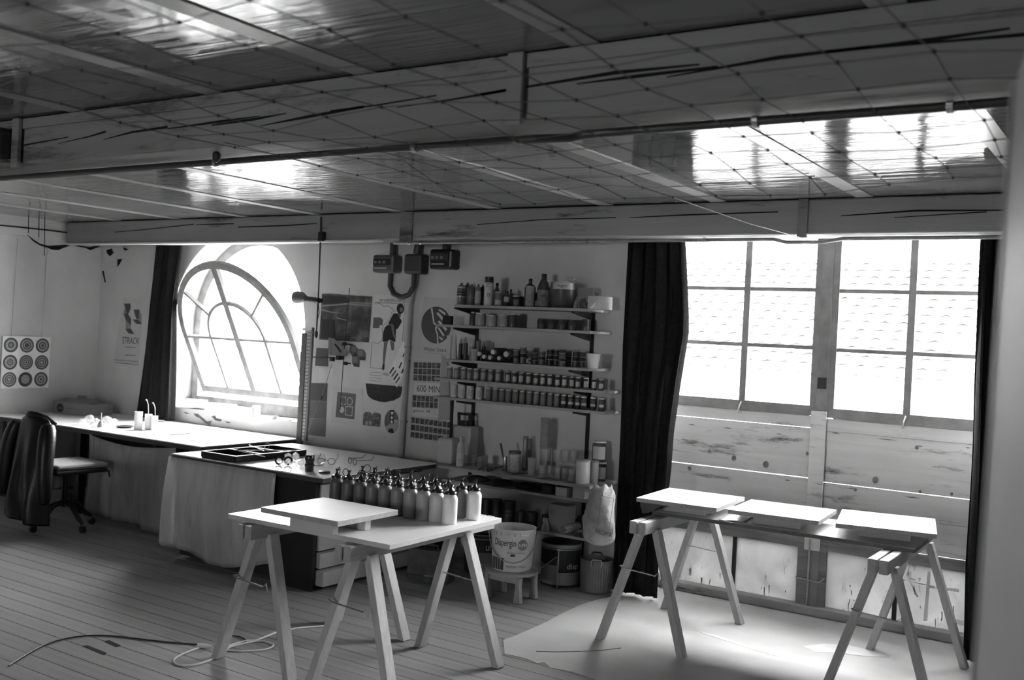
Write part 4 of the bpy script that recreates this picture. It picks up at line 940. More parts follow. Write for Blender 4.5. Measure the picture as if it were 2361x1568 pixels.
t = thing('black_rod', 'long thin black rod hanging from the window beam', 'rod', sp(722, 800, 5.80))
MB().tube([sp(740, 500, 5.60), sp(739, 548, 5.60), sp(735, 660, 5.80), sp(730, 760, 5.84)], .006, 6).build('rod', WIRE, t)
MB().box(sp(739, 540, 5.58).x-.02, sp(739, 540, 5.58).x+.02, 5.575, 5.617, BZ-.01, BZ+.06).build('hook_block', BLACK, t)
t = thing('drafting_machine', 'drafting machine head with set square and thin wires', 'drafting tool', sp(766, 830, W-.06))
YD = W-.06
MB().prism([sp(a, b, YD) for a, b in CA([(560, 985), (655, 1005), (860, 1215), (830, 1290), (550, 1280)])], (0, -.006, 0)).build('set_square', M('square_grey', .2, .4), t)
for k in range(9): MB().prism([sp(a, b, YD-.0065) for a, b in CA([(588, 1025+k*28), (602, 1026+k*28), (600, 1037+k*28), (586, 1036+k*28)])], (0, -.001, 0)).build('hole', BLACK, t)
MB().prism([sp(a, b, YD-.0065) for a, b in CA([(650, 1095), (672, 1090), (765, 1210), (745, 1232)])], (0, -.006, 0)).build('handle', BLACK, t)
p = sp(781, 825, YD); MB().box(p.x-.015, p.x+.015, YD-.005, W-.013, p.z-.015, p.z+.015).build('wall_mount', BLACK, t)
for a, b, w in ((795, 793, .028), (797, 838, .028), (767, 828, .036), (781, 825, .034)):
    p = sp(a, b, YD-.01); B_('knob', BLACK, t, (p.x-w/2, p.x+w/2, YD-.03, YD, p.z-w*.5, p.z+w*.5), bev=.004)
MB().tube([sp(716, 823, YD), sp(764, 824, YD)], .005, 6).build('arm', BLACK, t)
MB().tube([sp(797, 793, YD), sp(812, 795, YD)], .005, 6).build('arm', BLACK, t); MB().tube([sp(797, 838, YD), sp(808, 838, YD)], .005, 6).build('arm', BLACK, t)
MB().tube([sp(806, 664, YD), sp(795, 790, YD), sp(784, 945, YD)], .0032, 5).build('wire', WIRE, t)
MB().tube([sp(766, 838, YD), sp(741, 918, YD), sp(706, 1006, YD)], .0024, 5).build('wire', M('wire_grey', .3, .5), t)
MB().tube([sp(743, 912, YD), sp(740, 922, YD)], .006, 6).build('tensioner', BLACK, t)
# --- hand torch clamped on the rod
pA, pB, pC, pD = [sp(a, b, 5.765) for a, b in ((682, 686), (696, 686), (706, 689), (736, 693))]
t = thing('hand_torch', 'grey hand torch clamped sideways to the rod by the window', 'torch', pC)
MB().tube([pA, pA+(pB-pA)*.3, pB, pC], [.050, .052, .044, .024], 18).build('reflector_head', M('torch_grey', .16, .4, spec=.5), t, smooth=True)
MB().tube([pC, pD], .0215, 14).build('handle', M('torch_handle', .04, .5, .5, 60, .4), t, smooth=True)
MB().tube([sp(734, 700, 5.765), sp(736, 722, 5.765), sp(731, 740, 5.765), sp(730, 768, 5.765)], .003, 6).build('cord', WIRE, t)
p = sp(729, 771, 5.765); MB().lathe([(.003, .035), (.012, .02), (.014, 0), (.011, -.02), (.003, -.028)], p, 12).build('switch', BLACK, t, smooth=True)
q_ = sp(735, 693, 5.79); B_('clamp', BLACK, t, (q_.x-.014, q_.x+.014, 5.77, 5.815, q_.z-.016, q_.z+.016))
# ================================================================== WALL SHELVES
SHF = wood('shelf_board', .34, .18, 'X', .55, 2.5)
SHL = M('shelf_black', .012, .5)
def wall_shelf(label, x0, x1, y0, z, th=.018, brk=(), bh=.05):
    t = thing('wall_shelf', label, 'shelf', ((x0+x1)/2, (y0+W)/2, z-th), group='wall shelves')
    B_('board', SHF, t, (x0, x1, y0, W-.012, z-th, z), bev=.002)
    for x in brk:
        MB().prism([(x-.008, y0+.01, z-th-.001), (x-.008, W-.03, z-th-.001), (x-.008, W-.03, z-th-bh), (x-.008, y0+.01, z-th-.012)], (.016, 0, 0)).build('bracket', SHL, t)
    return t
xR, xL = yy(1369, 724, W).x, yy(1101, 765, W).x
S1, S2, S3, S4, S5 = 1.842, 1.699, 1.457, 1.315, 1.181
wall_shelf('topmost wall shelf holding spray cans and bottles', -4.26, -3.185, 5.75, S1, .018, (xL, xR))
wall_shelf('second wall shelf from the top with a few jars', -4.42, -3.165, 5.75, S2, .018, (xL, xR))
wall_shelf('third wall shelf from the top with paint tins and tubes', -4.33, -3.165, 5.75, S3, .018, (xL, xR))
wall_shelf('fourth wall shelf from the top with the upper row of small jars', -4.47, -3.08, 5.83, S4, .018, (xL, xR), .035)
wall_shelf('fifth wall shelf from the top with the lower row of small jars', -4.47, -3.07, 5.83, S5, .018, (xL, xR), .035)
SA, SB_, SCz = .72, .622, .38
wall_shelf('deep shelf at table height holding glasses and canisters', -4.26, -3.06, 5.65, SA, .02, (xR,), .05)
wall_shelf('low shelf just under the deep shelf', -4.25, -3.07, 5.69, SB_, .018, (), .03)
wall_shelf('lowest shelf holding tins, boxes and rolled cloth', -4.25, -3.075, 5.69, SCz, .018, (), .03)
for x, lb, z0 in ((xL, 'left black metal shelf upright on the wall', .0), (xR, 'right black metal shelf upright on the wall', .0)):
    tag(B_('shelf_upright', SHL, None, (x-.013, x+.013, W-.011, W-.0005, z0, S1+.02)), lb, 'upright', 'shelf uprights')
tag(B_('shelf_upright', SHL, None, (yy(1043, 960, W-.2).x-.008, yy(1043, 960, W-.2).x+.008, W-.215, W-.2, SA+.001, S5-.0195)), 'thin dark post below the left end of the lowest jar shelf', 'upright')
# ---- generic vessels, all sized from the photograph at their own depth
def spot(px, Y, z):
    d0 = yy(px, 800, Y); p = Vector((d0.x, Y, z))
    # follow the vertical through px at height z
    for _ in range(4):
        q = p-CAM; w = q.dot(FWD); sx = CX+FPX*q.dot(IX)/w
        p.x += (px-sx)*w/FPX/math.cos(YAW)*.9
    return p
def vessel(name, label, cat, px, Y, z, w, h, prof, mat, group=None, n=18, lid=None, lidm=None, lab=None, labm=None, text=None, textm=None, stripes=(), inner=None):
    """w, h in photo pixels; prof in units (radius of 1, height 0..1); lid = (z0, z1, r); lab = (z0, z1, half angle)"""
    p = spot(px, Y, z); s = mpp(p); r, hh = w*s/2, h*s
    t = thing(name, label, cat, (p.x, p.y, z+.0004), group=group); b = Vector((p.x, p.y, z+.0004)); fa = face_ang(p)
    MB().lathe([(a*r, c*hh) for a, c in prof], b, n).build('body', mat, t, smooth=True)
    if inner: MB().lathe([(.9*r*a, c*hh) for a, c in inner[0]], b, n).build('content', inner[1], t, smooth=True)
    if lid: MB().lathe([(lid[2]*r*.96, lid[0]*hh), (lid[2]*r, lid[0]*hh+.0015), (lid[2]*r, lid[1]*hh-.0015), (lid[2]*r*.94, lid[1]*hh)], b, n).build('lid', lidm, t, smooth=True)
    if lab:
        rr = lab[3]*r if len(lab) > 3 else r
        l = MB().arc(b, rr, fa-lab[2], fa+lab[2], lab[0]*hh, lab[1]*hh).build('label', labm, t, smooth=True)
    for (z0, z1, mt) in stripes: MB().arc(b, r*1.004, fa-1.5, fa+1.5, z0*hh, z1*hh, 14, .0009).build('band', mt, t, smooth=True)
    for tx in (text or ()):
        text_cyl(tx[0], b, r*1.008, fa+tx[4] if len(tx) > 4 else fa, tx[3], tx[1]*hh, tx[2]*hh, textm or INK, t)
    return t
CYL = [(.9, 0), (1, .02), (1, .98), (.95, 1)]
JAR = [(.85, 0), (1, .04), (1, .80), (.86, .88), (.86, .93)]
CAN = [(.94, 0), (1, .02), (1, .80), (.72, .90), (.34, .95), (.34, .965)]
BOT = [(.9, 0), (1, .03), (1, .62), (.55, .80), (.36, .84), (.36, .96)]
LIDG = M('jar_lid', .6, .4, .1, 20, 0, .5, .3); LABP = M('jar_label', .30, .8, .15, 60.)
# ---- two rows of small jars
rows4 = [205, 293, 385, 460, 548, 640, 735, 830, 955, 1045, 1130, 1225, 1320, 1410, 1500, 1600, 1690, 1785, 1865, 1970, 2075, 2165]
for k, c in enumerate(rows4):
    g = (.24, .2, .19, .17, .16, .16, .16, .15)[k] if k < 8 else .05
    lg = .30+.016*k
    vessel('paint_jar', ORD[k]+' small labelled jar from the left on the fourth wall shelf', 'jar', 1000+c*.1779, 5.875, S4, 13.6, 27.5-.05*k, JAR, M('jar_tone4_%d' % min(k, 8), g, .3, .1, spec=.5),
           'small jars on the fourth shelf', 14, (.9, 1., .92), LIDG, (.18, .70 if k % 3 else .6, .75), M('jar_label_%d' % (k//4), min(.5, lg), .8, .2, 70.))
rows5 = [260, 362, 470, 585, 710, 795, 880, 965, 1055, 1145, 1235, 1325, 1415, 1505, 1590, 1680, 1770, 1860, 1940, 2060, 2170]
for k, c in enumerate(rows5):
    g = .55 if k < 4 else .16 if k < 15 else .05
    vessel('pigment_jar', ORD[k]+(' jar from the left on the fifth wall shelf, pale' if k < 4 else ' jar from the left on the fifth wall shelf, dark'), 'jar', 1000+c*.1779, 5.875, S5, 17 if k < 4 else 14.2, 30, JAR, M('jar_tone5_%d' % (0 if k < 4 else 1 if k < 15 else 2), g, .3, .15, 30., spec=.5),
           'pigment jars on the fifth shelf', 14, (.9, 1., .92), LIDG, (.3, .5, .8) if k > 14 else (.2, .72, .6), M('jar_label_dark', .19, .8, .3, 80.) if k < 15 and k > 3 else M('jar_label_pale', .46, .8, .2, 60.))
# ---- top shelf
q4 = lambda x: 1000+x*.2295
SPR = 'spray cans on the top shelf'
BANDW, BANDB = M('band_pale', .5, .6), M('band_black', .02, .5)
def spray(label, cx, w, h, g, Y=5.84, stripes=(), top=True, **kw):
    t = vessel('spray_can', label, 'spray can', q4(cx), Y, S1, w*.2295, h*.2295, CAN, M('can_%d' % int(g*1000), g, .35, .1, spec=.5, metal=.2), SPR, stripes=stripes, **kw)
    p = Vector(t.location); hh = h*.2295*mpp(p); MB().lathe([(.006, hh*.96), (.006, hh*1.03), (.004, hh*1.04)], p, 10).build('nozzle', BLACK, t)
    return t
spray('spray can with bold black and white bands at the left end', 270, 84, 215, .16, stripes=((.78, .86, BANDW), (.44, .62, BANDB), (.50, .56, BANDW), (.36, .41, BANDW)))
spray('dark spray can half hidden behind the banded one', 332, 80, 225, .10, 5.95)
spray('grey spray can third from the left on the top shelf', 372, 88, 205, .12, stripes=((.34, .42, M('band_mid', .2)),))
spray('spray can with a tall white label panel', 440, 60, 205, .20, stripes=((.1, .70, M('can_pale_panel', .42)),))
spray('dark narrow spray can beside the tall white can', 485, 60, 205, .08, 5.90)
vessel('spray_can', 'tall white adhesive can numbered 77 with black cap', 'spray can', q4(545), 5.80, S1, 90*.2295, 290*.2295, [(.96, 0), (1, .02), (1, .79), (.98, .80)], M('can_white', .50, .4, .04), SPR, 20, (.80, 1., 1.), BLACK,
       text=(('77', .27, .41, .8), ('3M', .66, .76, .5, -.35)), stripes=((.645, .655, INK), (.77, .78, INK)))
for lb, cx, w, h, g, Y, lab in (('clear cylindrical bottle behind the small tin', 628, 60, 240, .2, 5.96, None), ('small squat brown bottle with white label', 728, 80, 155, .05, 5.84, (.3, .62, .7)), ('slim bottle with a dark cap behind the brown bottle', 768, 46, 178, .12, 5.93, None),
                                ('narrow dark bottle behind the pictured flask', 1020, 60, 150, .03, 5.86, (.1, .45, .7))):
    vessel('glass_bottle', lb, 'bottle', q4(cx), Y, S1, w*.2295, h*.2295, BOT, M('glassb_%d' % int(g*1000), g, .15, .05, spec=.6), 'bottles on the top shelf', 16, (.86, 1., .48), BLACK, lab, M('jar_label_pale', .34))
vessel('paint_tin', 'small tin with a scribbled label on the top shelf', 'tin', q4(645), 5.82, S1, 76*.2295, 140*.2295, CYL, M('tin_scribble', .17, .5, .4, 60.), None, 18, (.96, 1.02, 1.02), LIDG, (.1, .45, 1.), M('jar_label_pale', .34))
vessel('ink_jar', 'short dark ink jar with a pale lid on the top shelf', 'jar', q4(828), 5.82, S1, 72*.2295, 108*.2295, JAR, M('ink_dark', .04, .2, spec=.5), None, 16, (.9, 1.02, .95), LIDG, (.15, .65, .8), M('jar_label_dark', .10))
vessel('ink_jar', 'black ink jar half hidden behind the pale-lidded one', 'jar', q4(880), 5.90, S1, 60*.2295, 105*.2295, JAR, M('ink_dark', .04), None, 16, (.9, 1.02, .95), BLACK)
vessel('pictured_flask', 'flask with a pale pictured label on the top shelf', 'bottle', q4(960), 5.82, S1, 112*.2295, 285*.2295, [(.9, 0), (1, .02), (1, .66), (.85, .75), (.45, .82), (.28, .84), (.28, .97)], M('flask_dark', .035, .2, spec=.6), None, 22, (.85, 1., .34), BLACK, (.03, .74, .85, 1.01), M('flask_label', .26, .7, .35, 50.))
vessel('big_bottle', 'large dark bottle with a worn paper label on the top shelf', 'bottle', q4(1095), 5.88, S1, 135*.2295, 340*.2295, [(.92, 0), (1, .02), (1, .50), (.9, .62), (.5, .82), (.36, .86), (.36, .98)], M('bottle_dark', .055, .2, spec=.6), None, 24, (.87, 1., .40), BLACK, (.04, .52, 1.1, 1.005), M('worn_label', .22, .8, .45, 45.),
       text=(('HARTZ', .30, .38, .9),))
t = vessel('resin_pot', 'large dark pot lettered inger with a folded leaflet on its lid', 'paint pot', q4(1295), 5.86, S1, 220*.2295, 262*.2295, [(.93, 0), (.97, .02), (1, .70), (1, .72)], M('pot_dark', .06, .4, spec=.4), None, 30, (.71, .98, 1.005), M('pot_lid', .42, .5, .05),
       text=(('inger', .76, .90, .9, -.1), ('Giessharz', .04, .13, 1.0, -.3)), textm=M('text_mix', .02))
for o in t.children:
    if o.name.startswith('lettering') and o != t.children[2]: pass
p = Vector(t.location); hh = 262*.2295*mpp(p)
MB().prism([p+Vector((-.11, -.04, hh*1.02)), p+Vector((.02, -.06, hh*1.0)), p+Vector((.03, .02, hh*1.0)), p+Vector((-.09, .04, hh*1.05))], (0, 0, .004)).build('leaflet', PAPER, t)
MB().tube([p+Vector((.02, 0, hh*1.17)), p+Vector((.08, 0, hh*1.17)), p+Vector((.08, 0, hh*.8))], .0025, 5).build('wire_handle', STEEL, t)
def carton(name, label, px, Y, z, w, d, h, rz, mat, text=None, tm=INK, cat='box', flap=0, group=None):
    p = spot(px, Y, z); t = thing(name, label, cat, (p.x, p.y, z+.0005), rz, group)
    MB().box(-w/2, w/2, -d/2, d/2, 0, h).build('carton', mat, t, local=True, bev=.001)
    if flap: MB().prism([(-w/2, -d/2, h), (w/2, -d/2, h), (w/2, -d/2-flap*.6, h+flap*.4), (-w/2, -d/2-flap*.6, h+flap*.4)], (0, 0, .001)).build('flap', mat, t, local=True)
    for tx in (text or ()):
        s, f, u0, u1, v0, v1 = tx
        if f == 'f': q = [(-w/2+w*u0, -d/2-.0008, h*v0), (-w/2+w*u1, -d/2-.0008, h*v0), (-w/2+w*u1, -d/2-.0008, h*v1), (-w/2+w*u0, -d/2-.0008, h*v1)]
        else: q = [(w/2+.0008, -d/2+d*u0, h*v0), (w/2+.0008, -d/2+d*u1, h*v0), (w/2+.0008, -d/2+d*u1, h*v1), (w/2+.0008, -d/2+d*u0, h*v1)]
        uv, fs = text_uv(s); a, b, c, e = [Vector(k) for k in q]
        MB().add([(a*(1-u)+b*u)*(1-v)+(e*(1-u)+c*u)*v for u, v in uv], fs).build('lettering', tm, t, local=True)
    return t
carton('carton', 'tall grey carton numbered 78 at the right of the top shelf', q4(1530), 5.985, S1, .145, .10, .145, 0, M('carton_grey', .30, .8), (('78', 'r', .2, .8, .5, .8),), group='cartons on the top shelf')
carton('carton', 'small white carton at the right end of the top shelf', q4(1668), 5.87, S1, .085, .15, .085, math.radians(-12), M('carton_white', .55, .7, .1), group='cartons on the top shelf')
vessel('glue_bottle', 'little pale glue bottle with pointed cap before the cartons', 'bottle', q4(1425), 5.80, S1, 52*.2295, 115*.2295, [(.95, 0), (1, .1), (.8, .45), (.4, .7), (.4, .95)], M('glue_pale', .24, .5), None, 14, (.72, 1., .4), BLACK)
t = MB().bar(spot(1362, 5.79, S1+.006), spot(1374, 5.80, S1+.04), .016, .012).build('white_stick', M('stick_white', .65, .5), None); tag(t, 'short white stick leaning on the top shelf beside the pot', 'stick')
def lump(name, label, cat, px, Y, z, w, d, h, mat, seed=1, group=None, sub=2):
    """crumpled rounded lump resting on height z (metres)"""
    rg = random.Random(seed); bm = bmesh.new(); bmesh.ops.create_icosphere(bm, subdivisions=3, radius=1.)
    for v in bm.verts:
        f_ = 1+.16*math.sin(v.co.x*5+seed)*math.cos(v.co.y*4+seed*2)+.1*math.sin(v.co.z*9+seed*3)+rg.uniform(-.06, .06)
        v.co = Vector((v.co.x*f_*w/2, v.co.y*f_*d/2, max(-.42*h, v.co.z*f_*h/2)))
    me = bpy.data.meshes.new(name); zmin = min(v.co.z for v in bm.verts)
    for v in bm.verts: v.co.z -= zmin
    bm.to_mesh(me); bm.free(); me.materials.append(mat)
    me.polygons.foreach_set('use_smooth', [True]*len(me.polygons))
    o = link(bpy.data.objects.new(name, me)); p = spot(px, Y, z) if px is not None else Vector(Y); o.location = (p.x, p.y, z+.0005)
    return tag(o, label, cat, group)
lump('crumpled_cloth', 'crumpled dark rag stuffed before the tall carton', 'cloth', q4(1500), 5.82, S1, .06, .05, .07, M('rag_dark', .12, .9, .5, 30, .3), 4)
# ---- second shelf
GJ = [M('greyjar_%d' % k, g, .25, .2, 25., spec=.5) for k, g in enumerate((.36, .45, .4, .13, .09))]
for lb, cx, w, h, k, Y, ldm in (('dim jar at the left end of the second shelf', 390, 70, 140, 4, 5.97, LIDG), ('pale jar second from the left on the second shelf', 468, 108, 132, 0, 5.85, LIDG), ('jar with a pictured label on the second shelf', 583, 104, 118, 1, 5.85, LIDG), ('pale jar fourth from the left on the second shelf', 695, 104, 125, 2, 5.85, LIDG), ('dark tall jar with a pale lid on the second shelf', 790, 90, 142, 4, 5.88, M('lid_pale', .6, .5))):
    vessel('storage_jar', lb, 'jar', q4(cx), Y, S2, w*.2295, h*.2295, JAR, GJ[k], 'storage jars on the second shelf', 20, (.9, 1., .95), ldm)
for k, cx in enumerate((1080, 1178, 1285, 1390)):
    vessel('dark_jar', ORD[k]+' of four dark glass jars on the right of the second shelf', 'jar', q4(cx), 5.93, S2, 88*.2295, 105*.2295, JAR, GJ[4], 'dark jars on the second shelf', 18, (.9, 1., .95), M('lid_dim', .14, .5), (.1, .5, .6) if k < 2 else (.35, .45, .6), M('jar_label_dark2', .14, .8))
vessel('dark_jar', 'tall ribbed glass jar beside the right shelf upright', 'jar', q4(1525), 5.93, S2, 80*.2295, 125*.2295, JAR, GJ[4], 'dark jars on the second shelf', 18, None, None, (.28, .38, .8), M('jar_label_dark2', .14))
carton('tape_box', 'small dark box with pale end sticking out at the left of the second shelf', q4(140), 5.86, S2, .075, .03, .062, 0, M('tape_dark', .03, .5), None)
# ---- third shelf: upright tubes, reclining bottles, tins
q6 = lambda x: 1000+x*.1779
carton('ruled_card', 'tall white ruled card standing at the left of the third shelf', q6(190), 5.80, S3, .036, .012, .165, 0, M('card_white', .50, .7))
TB = 'upright tubes on the third shelf'
def cone_tube(label, px, w, h, cap, g, capg, Y=5.82):
    s = mpp(spot(px, Y, S3)); r, hh = w*.1779*s/2, h*.1779*s
    p = spot(px, Y, S3); t = thing('paint_tube', label, 'tube', (p.x, p.y, S3+.0005), group=TB)
    MB().lathe([(r, 0), (r, hh*(1-cap)), (r*.5, hh*(1-cap)+.002)], t.location, 14).build('body', M('tube_%d' % int(g*1000), g, .4, spec=.4), t, smooth=True)
    MB().lathe([(r*.75, hh*(1-cap)+.001), (r*.6, hh*(1-cap*.6)), (r*.12, hh)], t.location, 14).build('tip', M('tip_%d' % int(capg*1000), capg, .5), t, smooth=True)
t = thing('white_cone', 'tall white pointed nozzle standing on the third shelf', 'nozzle', tuple(spot(q6(268), 5.81, S3)+Vector((0, 0, .0005))))
MB().lathe([(.022, 0), (.021, .02), (.004, .165)], t.location, 16).build('cone', M('cone_white', .5, .5), t, smooth=True); MB().lathe([(.0035, .165), (.002, .176)], t.location, 8).build('tip', M('cone_white', .5), t)
cone_tube('black tube with grey tip next to the white nozzle', q6(342), 52, 275, .26, .02, .26); cone_tube('dark tube with pale tip, second after the white nozzle', q6(405), 58, 285, .24, .06, .32)
cone_tube('grey tube with a long white tip on the third shelf', q6(488), 66, 270, .35, .2, .5); cone_tube('square-topped grey tube with a small label', q6(568), 64, 265, .06, .17, .12, 5.87); cone_tube('short dark tube with grey tip at the right of the tubes', q6(640), 48, 255, .28, .03, .22, 5.90)
vessel('plastic_tub', 'grey plastic tub with a flat lid on the third shelf', 'tub', q6(525), 5.78, S3, 100*.1779, 150*.1779, [(.8, 0), (.95, .75)], M('tub_grey', .30, .5), None, 20, (.76, 1., 1.12), M('tub_lid', .33, .5))
carton('shallow_box', 'shallow dark tray under the upright tubes', q6(370), 5.88, S3, .10, .07, .03, 0, M('tray_dark', .08, .7)).location.y = 5.94
RB = 'reclining squeeze bottles on the third shelf'
dkb = M('squeeze_dark', .045, .35, .2, spec=.5); capw = M('squeeze_cap', .55, .5)
for k, (cx, cy, r) in enumerate(((592, 427, 36), (657, 465, 36), (735, 488, 38), (775, 403, 42), (852, 484, 36), (945, 430, 50))):
    p = yy(q6(cx), 740+cy*.1779, 5.79); s = mpp(p); R = r*1.35*.1779*s
    zc = max(p.z, S3+R+.001)
    t = thing('squeeze_bottle', ORD[k]+' pale-capped squeeze bottle lying in the pile on the third shelf', 'bottle', (p.x, 5.86, zc-R), group=RB)
    MB().tube([(p.x, 5.80, zc), (p.x, 5.815, zc), (p.x, 5.94, zc)], [R*.6, R, R], 18).build('body', dkb, t, smooth=True)
    MB().tube([(p.x, 5.78, zc), (p.x, 5.80, zc)], R*.55, 14).build('cap', capw, t, smooth=True)
vessel('rounded_flask', 'round dark flask lying behind the squeeze bottles', 'bottle', q6(975), 5.99, S3, 105*.1779, 150*.1779, [(.5, 0), (.9, .15), (1, .5), (.8, .85), (.3, 1)], M('flask_round', .07, .4, spec=.5), None, 20)
TN = 'paint tins on the third shelf'
for k, (cx, w, h, g, Y, lz) in enumerate(((1065, 78, 165, .10, 5.80, .5), (1150, 90, 205, .12, 5.84, .6), (1245, 46, 90, .16, 5.79, .5), (1305, 78, 150, .03, 5.82, .4), (1398, 88, 175, .10, 5.84, .5), (1500, 84, 205, .03, 5.88, .4), (1580, 76, 205, .03, 5.90, .4), (1662, 84, 170, .09, 5.80, .5), (1745, 76, 205, .03, 5.90, .4), (1835, 90, 205, .04, 5.88, .5), (1925, 84, 205, .03, 5.88, .4))):
    vessel('paint_tin', ORD[k]+' paint tin from the left in the row of tins on the third shelf', 'tin', q6(cx), Y, S3, w*.1779, h*.1779, CYL, M('tin_%d' % int(g*1000), g, .4, .2, spec=.5), TN, 18, (.95, 1.03, 1.03), M('tin_lid', .28, .4, spec=.5),
           (.38, .62, .9), M('tin_label_dark', .02, .6), stripes=((.63, .66, M('tin_line', .4)), (.34, .37, M('tin_line', .4))))
vessel('plastic_cup', 'white tapered plastic cup at the right end of the third shelf', 'cup', q6(2062), 5.83, S3, 185*.1779, 190*.1779, [(.72, 0), (.74, .01), (.98, .97), (1.02, .98), (1.02, 1), (.97, 1), (.70, .04), (.05, .04)], M('cup_white', .60, .4, .05), None, 24)
# ---- deep shelf at table height
q5 = lambda x: 980+x*.3189
qE = lambda x: 1140+x*.12755
JC = [(.9, 0), (1, .02), (1, .62), (.92, .72), (.4, .80), (.32, .84), (.32, .97)]
MILK = M('milky_plastic', .42, .4, .06, spec=.4)
t = thing('jerrycan', 'large milky canister with a black handle on the deep shelf', 'canister', tuple(spot(q5(270), 5.93, SA)))
p = Vector(t.location); s = mpp(p)
MB().box(p.x-.10, p.x+.10, p.y-.055, p.y+.055, SA+.0005, SA+.262).build('body', MILK, t, bev=.02)
hz = SA+.262
MB().bar(p+Vector((-.045, 0, .262)), p+Vector((-.05, 0, .345)), .016, .02, up=(0, 1, 0)).bar(p+Vector((.05, 0, .262)), p+Vector((.045, 0, .345)), .016, .02, up=(0, 1, 0)).bar(p+Vector((-.058, 0, .345)), p+Vector((.052, 0, .345)), .018, .02, up=(0, 1, 0)).build('handle', BLACK, t)
MB().box(p.x-.03, p.x+.03, p.y-.02, p.y+.02, SA+.262, SA+.30).build('cap', BLACK, t, bev=.005)
B_('label', M('jerry_label', .33, .6), t, (p.x+.02, p.x+.055, p.y-.0562, p.y-.0555, SA+.14, SA+.19))
t = thing('white_canister', 'white rounded canister at the left end of the deep shelf', 'canister', tuple(spot(q5(165), 5.78, SA)))
p = Vector(t.location); MB().box(p.x-.075, p.x+.065, p.y-.05, p.y+.05, SA+.0005, SA+.18).build('body', M('canister_white', .46, .4, .04), t, bev=.022); MB().lathe([(.016, .18), (.016, .2), (.012, .202)], p+Vector((-.03, 0, 0)), 14).build('cap', MILK, t)
vessel('cleaner_bottle', 'slim pale spray-top bottle marked FOX on the deep shelf', 'bottle', q5(252), 5.72, SA, 58*.3189, 215*.3189, [(.9, 0), (1, .02), (1, .60), (.75, .75), (.4, .84), (.35, .97)], M('cleaner_pale', .44, .4), None, 18, (.86, 1., .42), MILK, (.04, .46, .95), M('cleaner_label', .5, .6))
o = bpy.data.objects['cleaner_bottle']; p = Vector(o.location); fa = face_ang(p); uv, fs = text_uv('FOX')
hh = 215*.3189*mpp(p); r = 58*.3189*mpp(p)/2*1.02
MB().add([p+Vector((math.cos(fa+(.5-v)*.75)*r, math.sin(fa+(.5-v)*.75)*r, hh*(.06+.36*u))) for u, v in uv], fs).build('lettering', INK, o)
GLS = 'clear drinking glasses on the deep shelf'
def tumbler(label, px, Y, z, w, h, group=GLS, rim=True):
    t = vessel('drinking_glass', label, 'glass', px, Y, z, w, h, [(.82, 0), (.86, .02), (1, 1.), (.94, 1.), (.80, .06), (.02, .06)], film('tumbler_glass', .6, .82, (6, 6, .5), 6, .05, .2, base=.10), group, 16); return t
for k, (cx, Y) in enumerate(((300, 5.80), (345, 5.86), (395, 5.80), (430, 5.88))): tumbler(ORD[k]+' low clear glass behind the brushes on the deep shelf', q5(cx), Y, SA, 16, 24, 'low clear glasses by the canisters')
BR = M('brush_dark', .05, .5)
for k, (a, b, c, e) in enumerate(((350, 578, 400, 565), (395, 582, 425, 560), (430, 585, 460, 548), (460, 582, 485, 550), (480, 575, 535, 555), (500, 560, 560, 552), (605, 610, 720, 600))):
    p0 = zz(q5(a), 900+b*.3189, SA+.005); p1 = zz(q5(c), 900+e*.3189, SA+.006); p0.y = min(max(p0.y, 5.67), 5.98); p1.y = min(max(p1.y, 5.67), 5.98)
    t = thing('paint_brush', ORD[k]+' dark brush or knife from the left lying on the deep shelf', 'brush', (p0.x, p0.y, SA), group='brushes lying on the deep shelf')
    MB().tube([p0, p0+(p1-p0)*.6, p1], [.0042, .0048, .004], 6).build('handle', BR, t); MB().tube([p1, p1+(p1-p0).normalized()*.03], [.005, .003], 6).build('tip', M('brush_tip', .2, .6), t)
vessel('metal_tin', 'bright narrow tin with a brush standing in it', 'tin', qE(185), 5.79, SA, 82*.12755, 265*.12755, CYL, M('tin_bright', .5, .25, .1, metal=.7, spec=.5), None, 18)
o = bpy.data.objects['metal_tin']; p = Vector(o.location); h_ = 265*.12755*mpp(p)
t = thing('standing_brush', 'dark brush leaning out of the bright narrow tin', 'brush', tuple(p+Vector((0, 0, .02))))
MB().tube([p+Vector((.004, 0, .02)), p+Vector((-.045, .0, h_*1.85))], [.004, .008], 8).build('handle', BR, t)
vessel('enamel_tin', 'wide pale tin with vertical lettering on the deep shelf', 'tin', qE(355), 5.80, SA, 235*.12755, 340*.12755, CYL, M('tin_pale', .34, .5, .1), None, 24, (.98, 1.12, .98), M('tin_dark_lid', .10, .5), (.05, .93, .9), M('tin_pale_label', .44, .6, .12, 40.))
o = bpy.data.objects['enamel_tin']; p = Vector(o.location); fa = face_ang(p); uv, fs = text_uv('COLI'); hh = 340*.12755*mpp(p); r = 235*.12755*mpp(p)/2*1.02
for off in (.75, -.85): MB().add([p+Vector((math.cos(fa+off+(.5-v)*.2)*r, math.sin(fa+off+(.5-v)*.2)*r, hh*(.1+.72*u))) for u, v in uv], fs).build('lettering', INK, o)
for lb, cx, Y, w, h in (('tall dark stack of ribbed tumblers at the left', 540, 5.93, 110, 620), ('second dark stack of ribbed tumblers', 615, 5.99, 100, 560)):
    vessel('cup_stack', lb, 'cups', qE(cx), Y, SA, w*.12755, h*.12755, [(.8, 0)]+[(x, .05+.06*k) for k in range(15) for x in (.86, .92)][:30]+[(.92, .98), (.85, 1)], glass('smoky_glass', .62), None, 16)
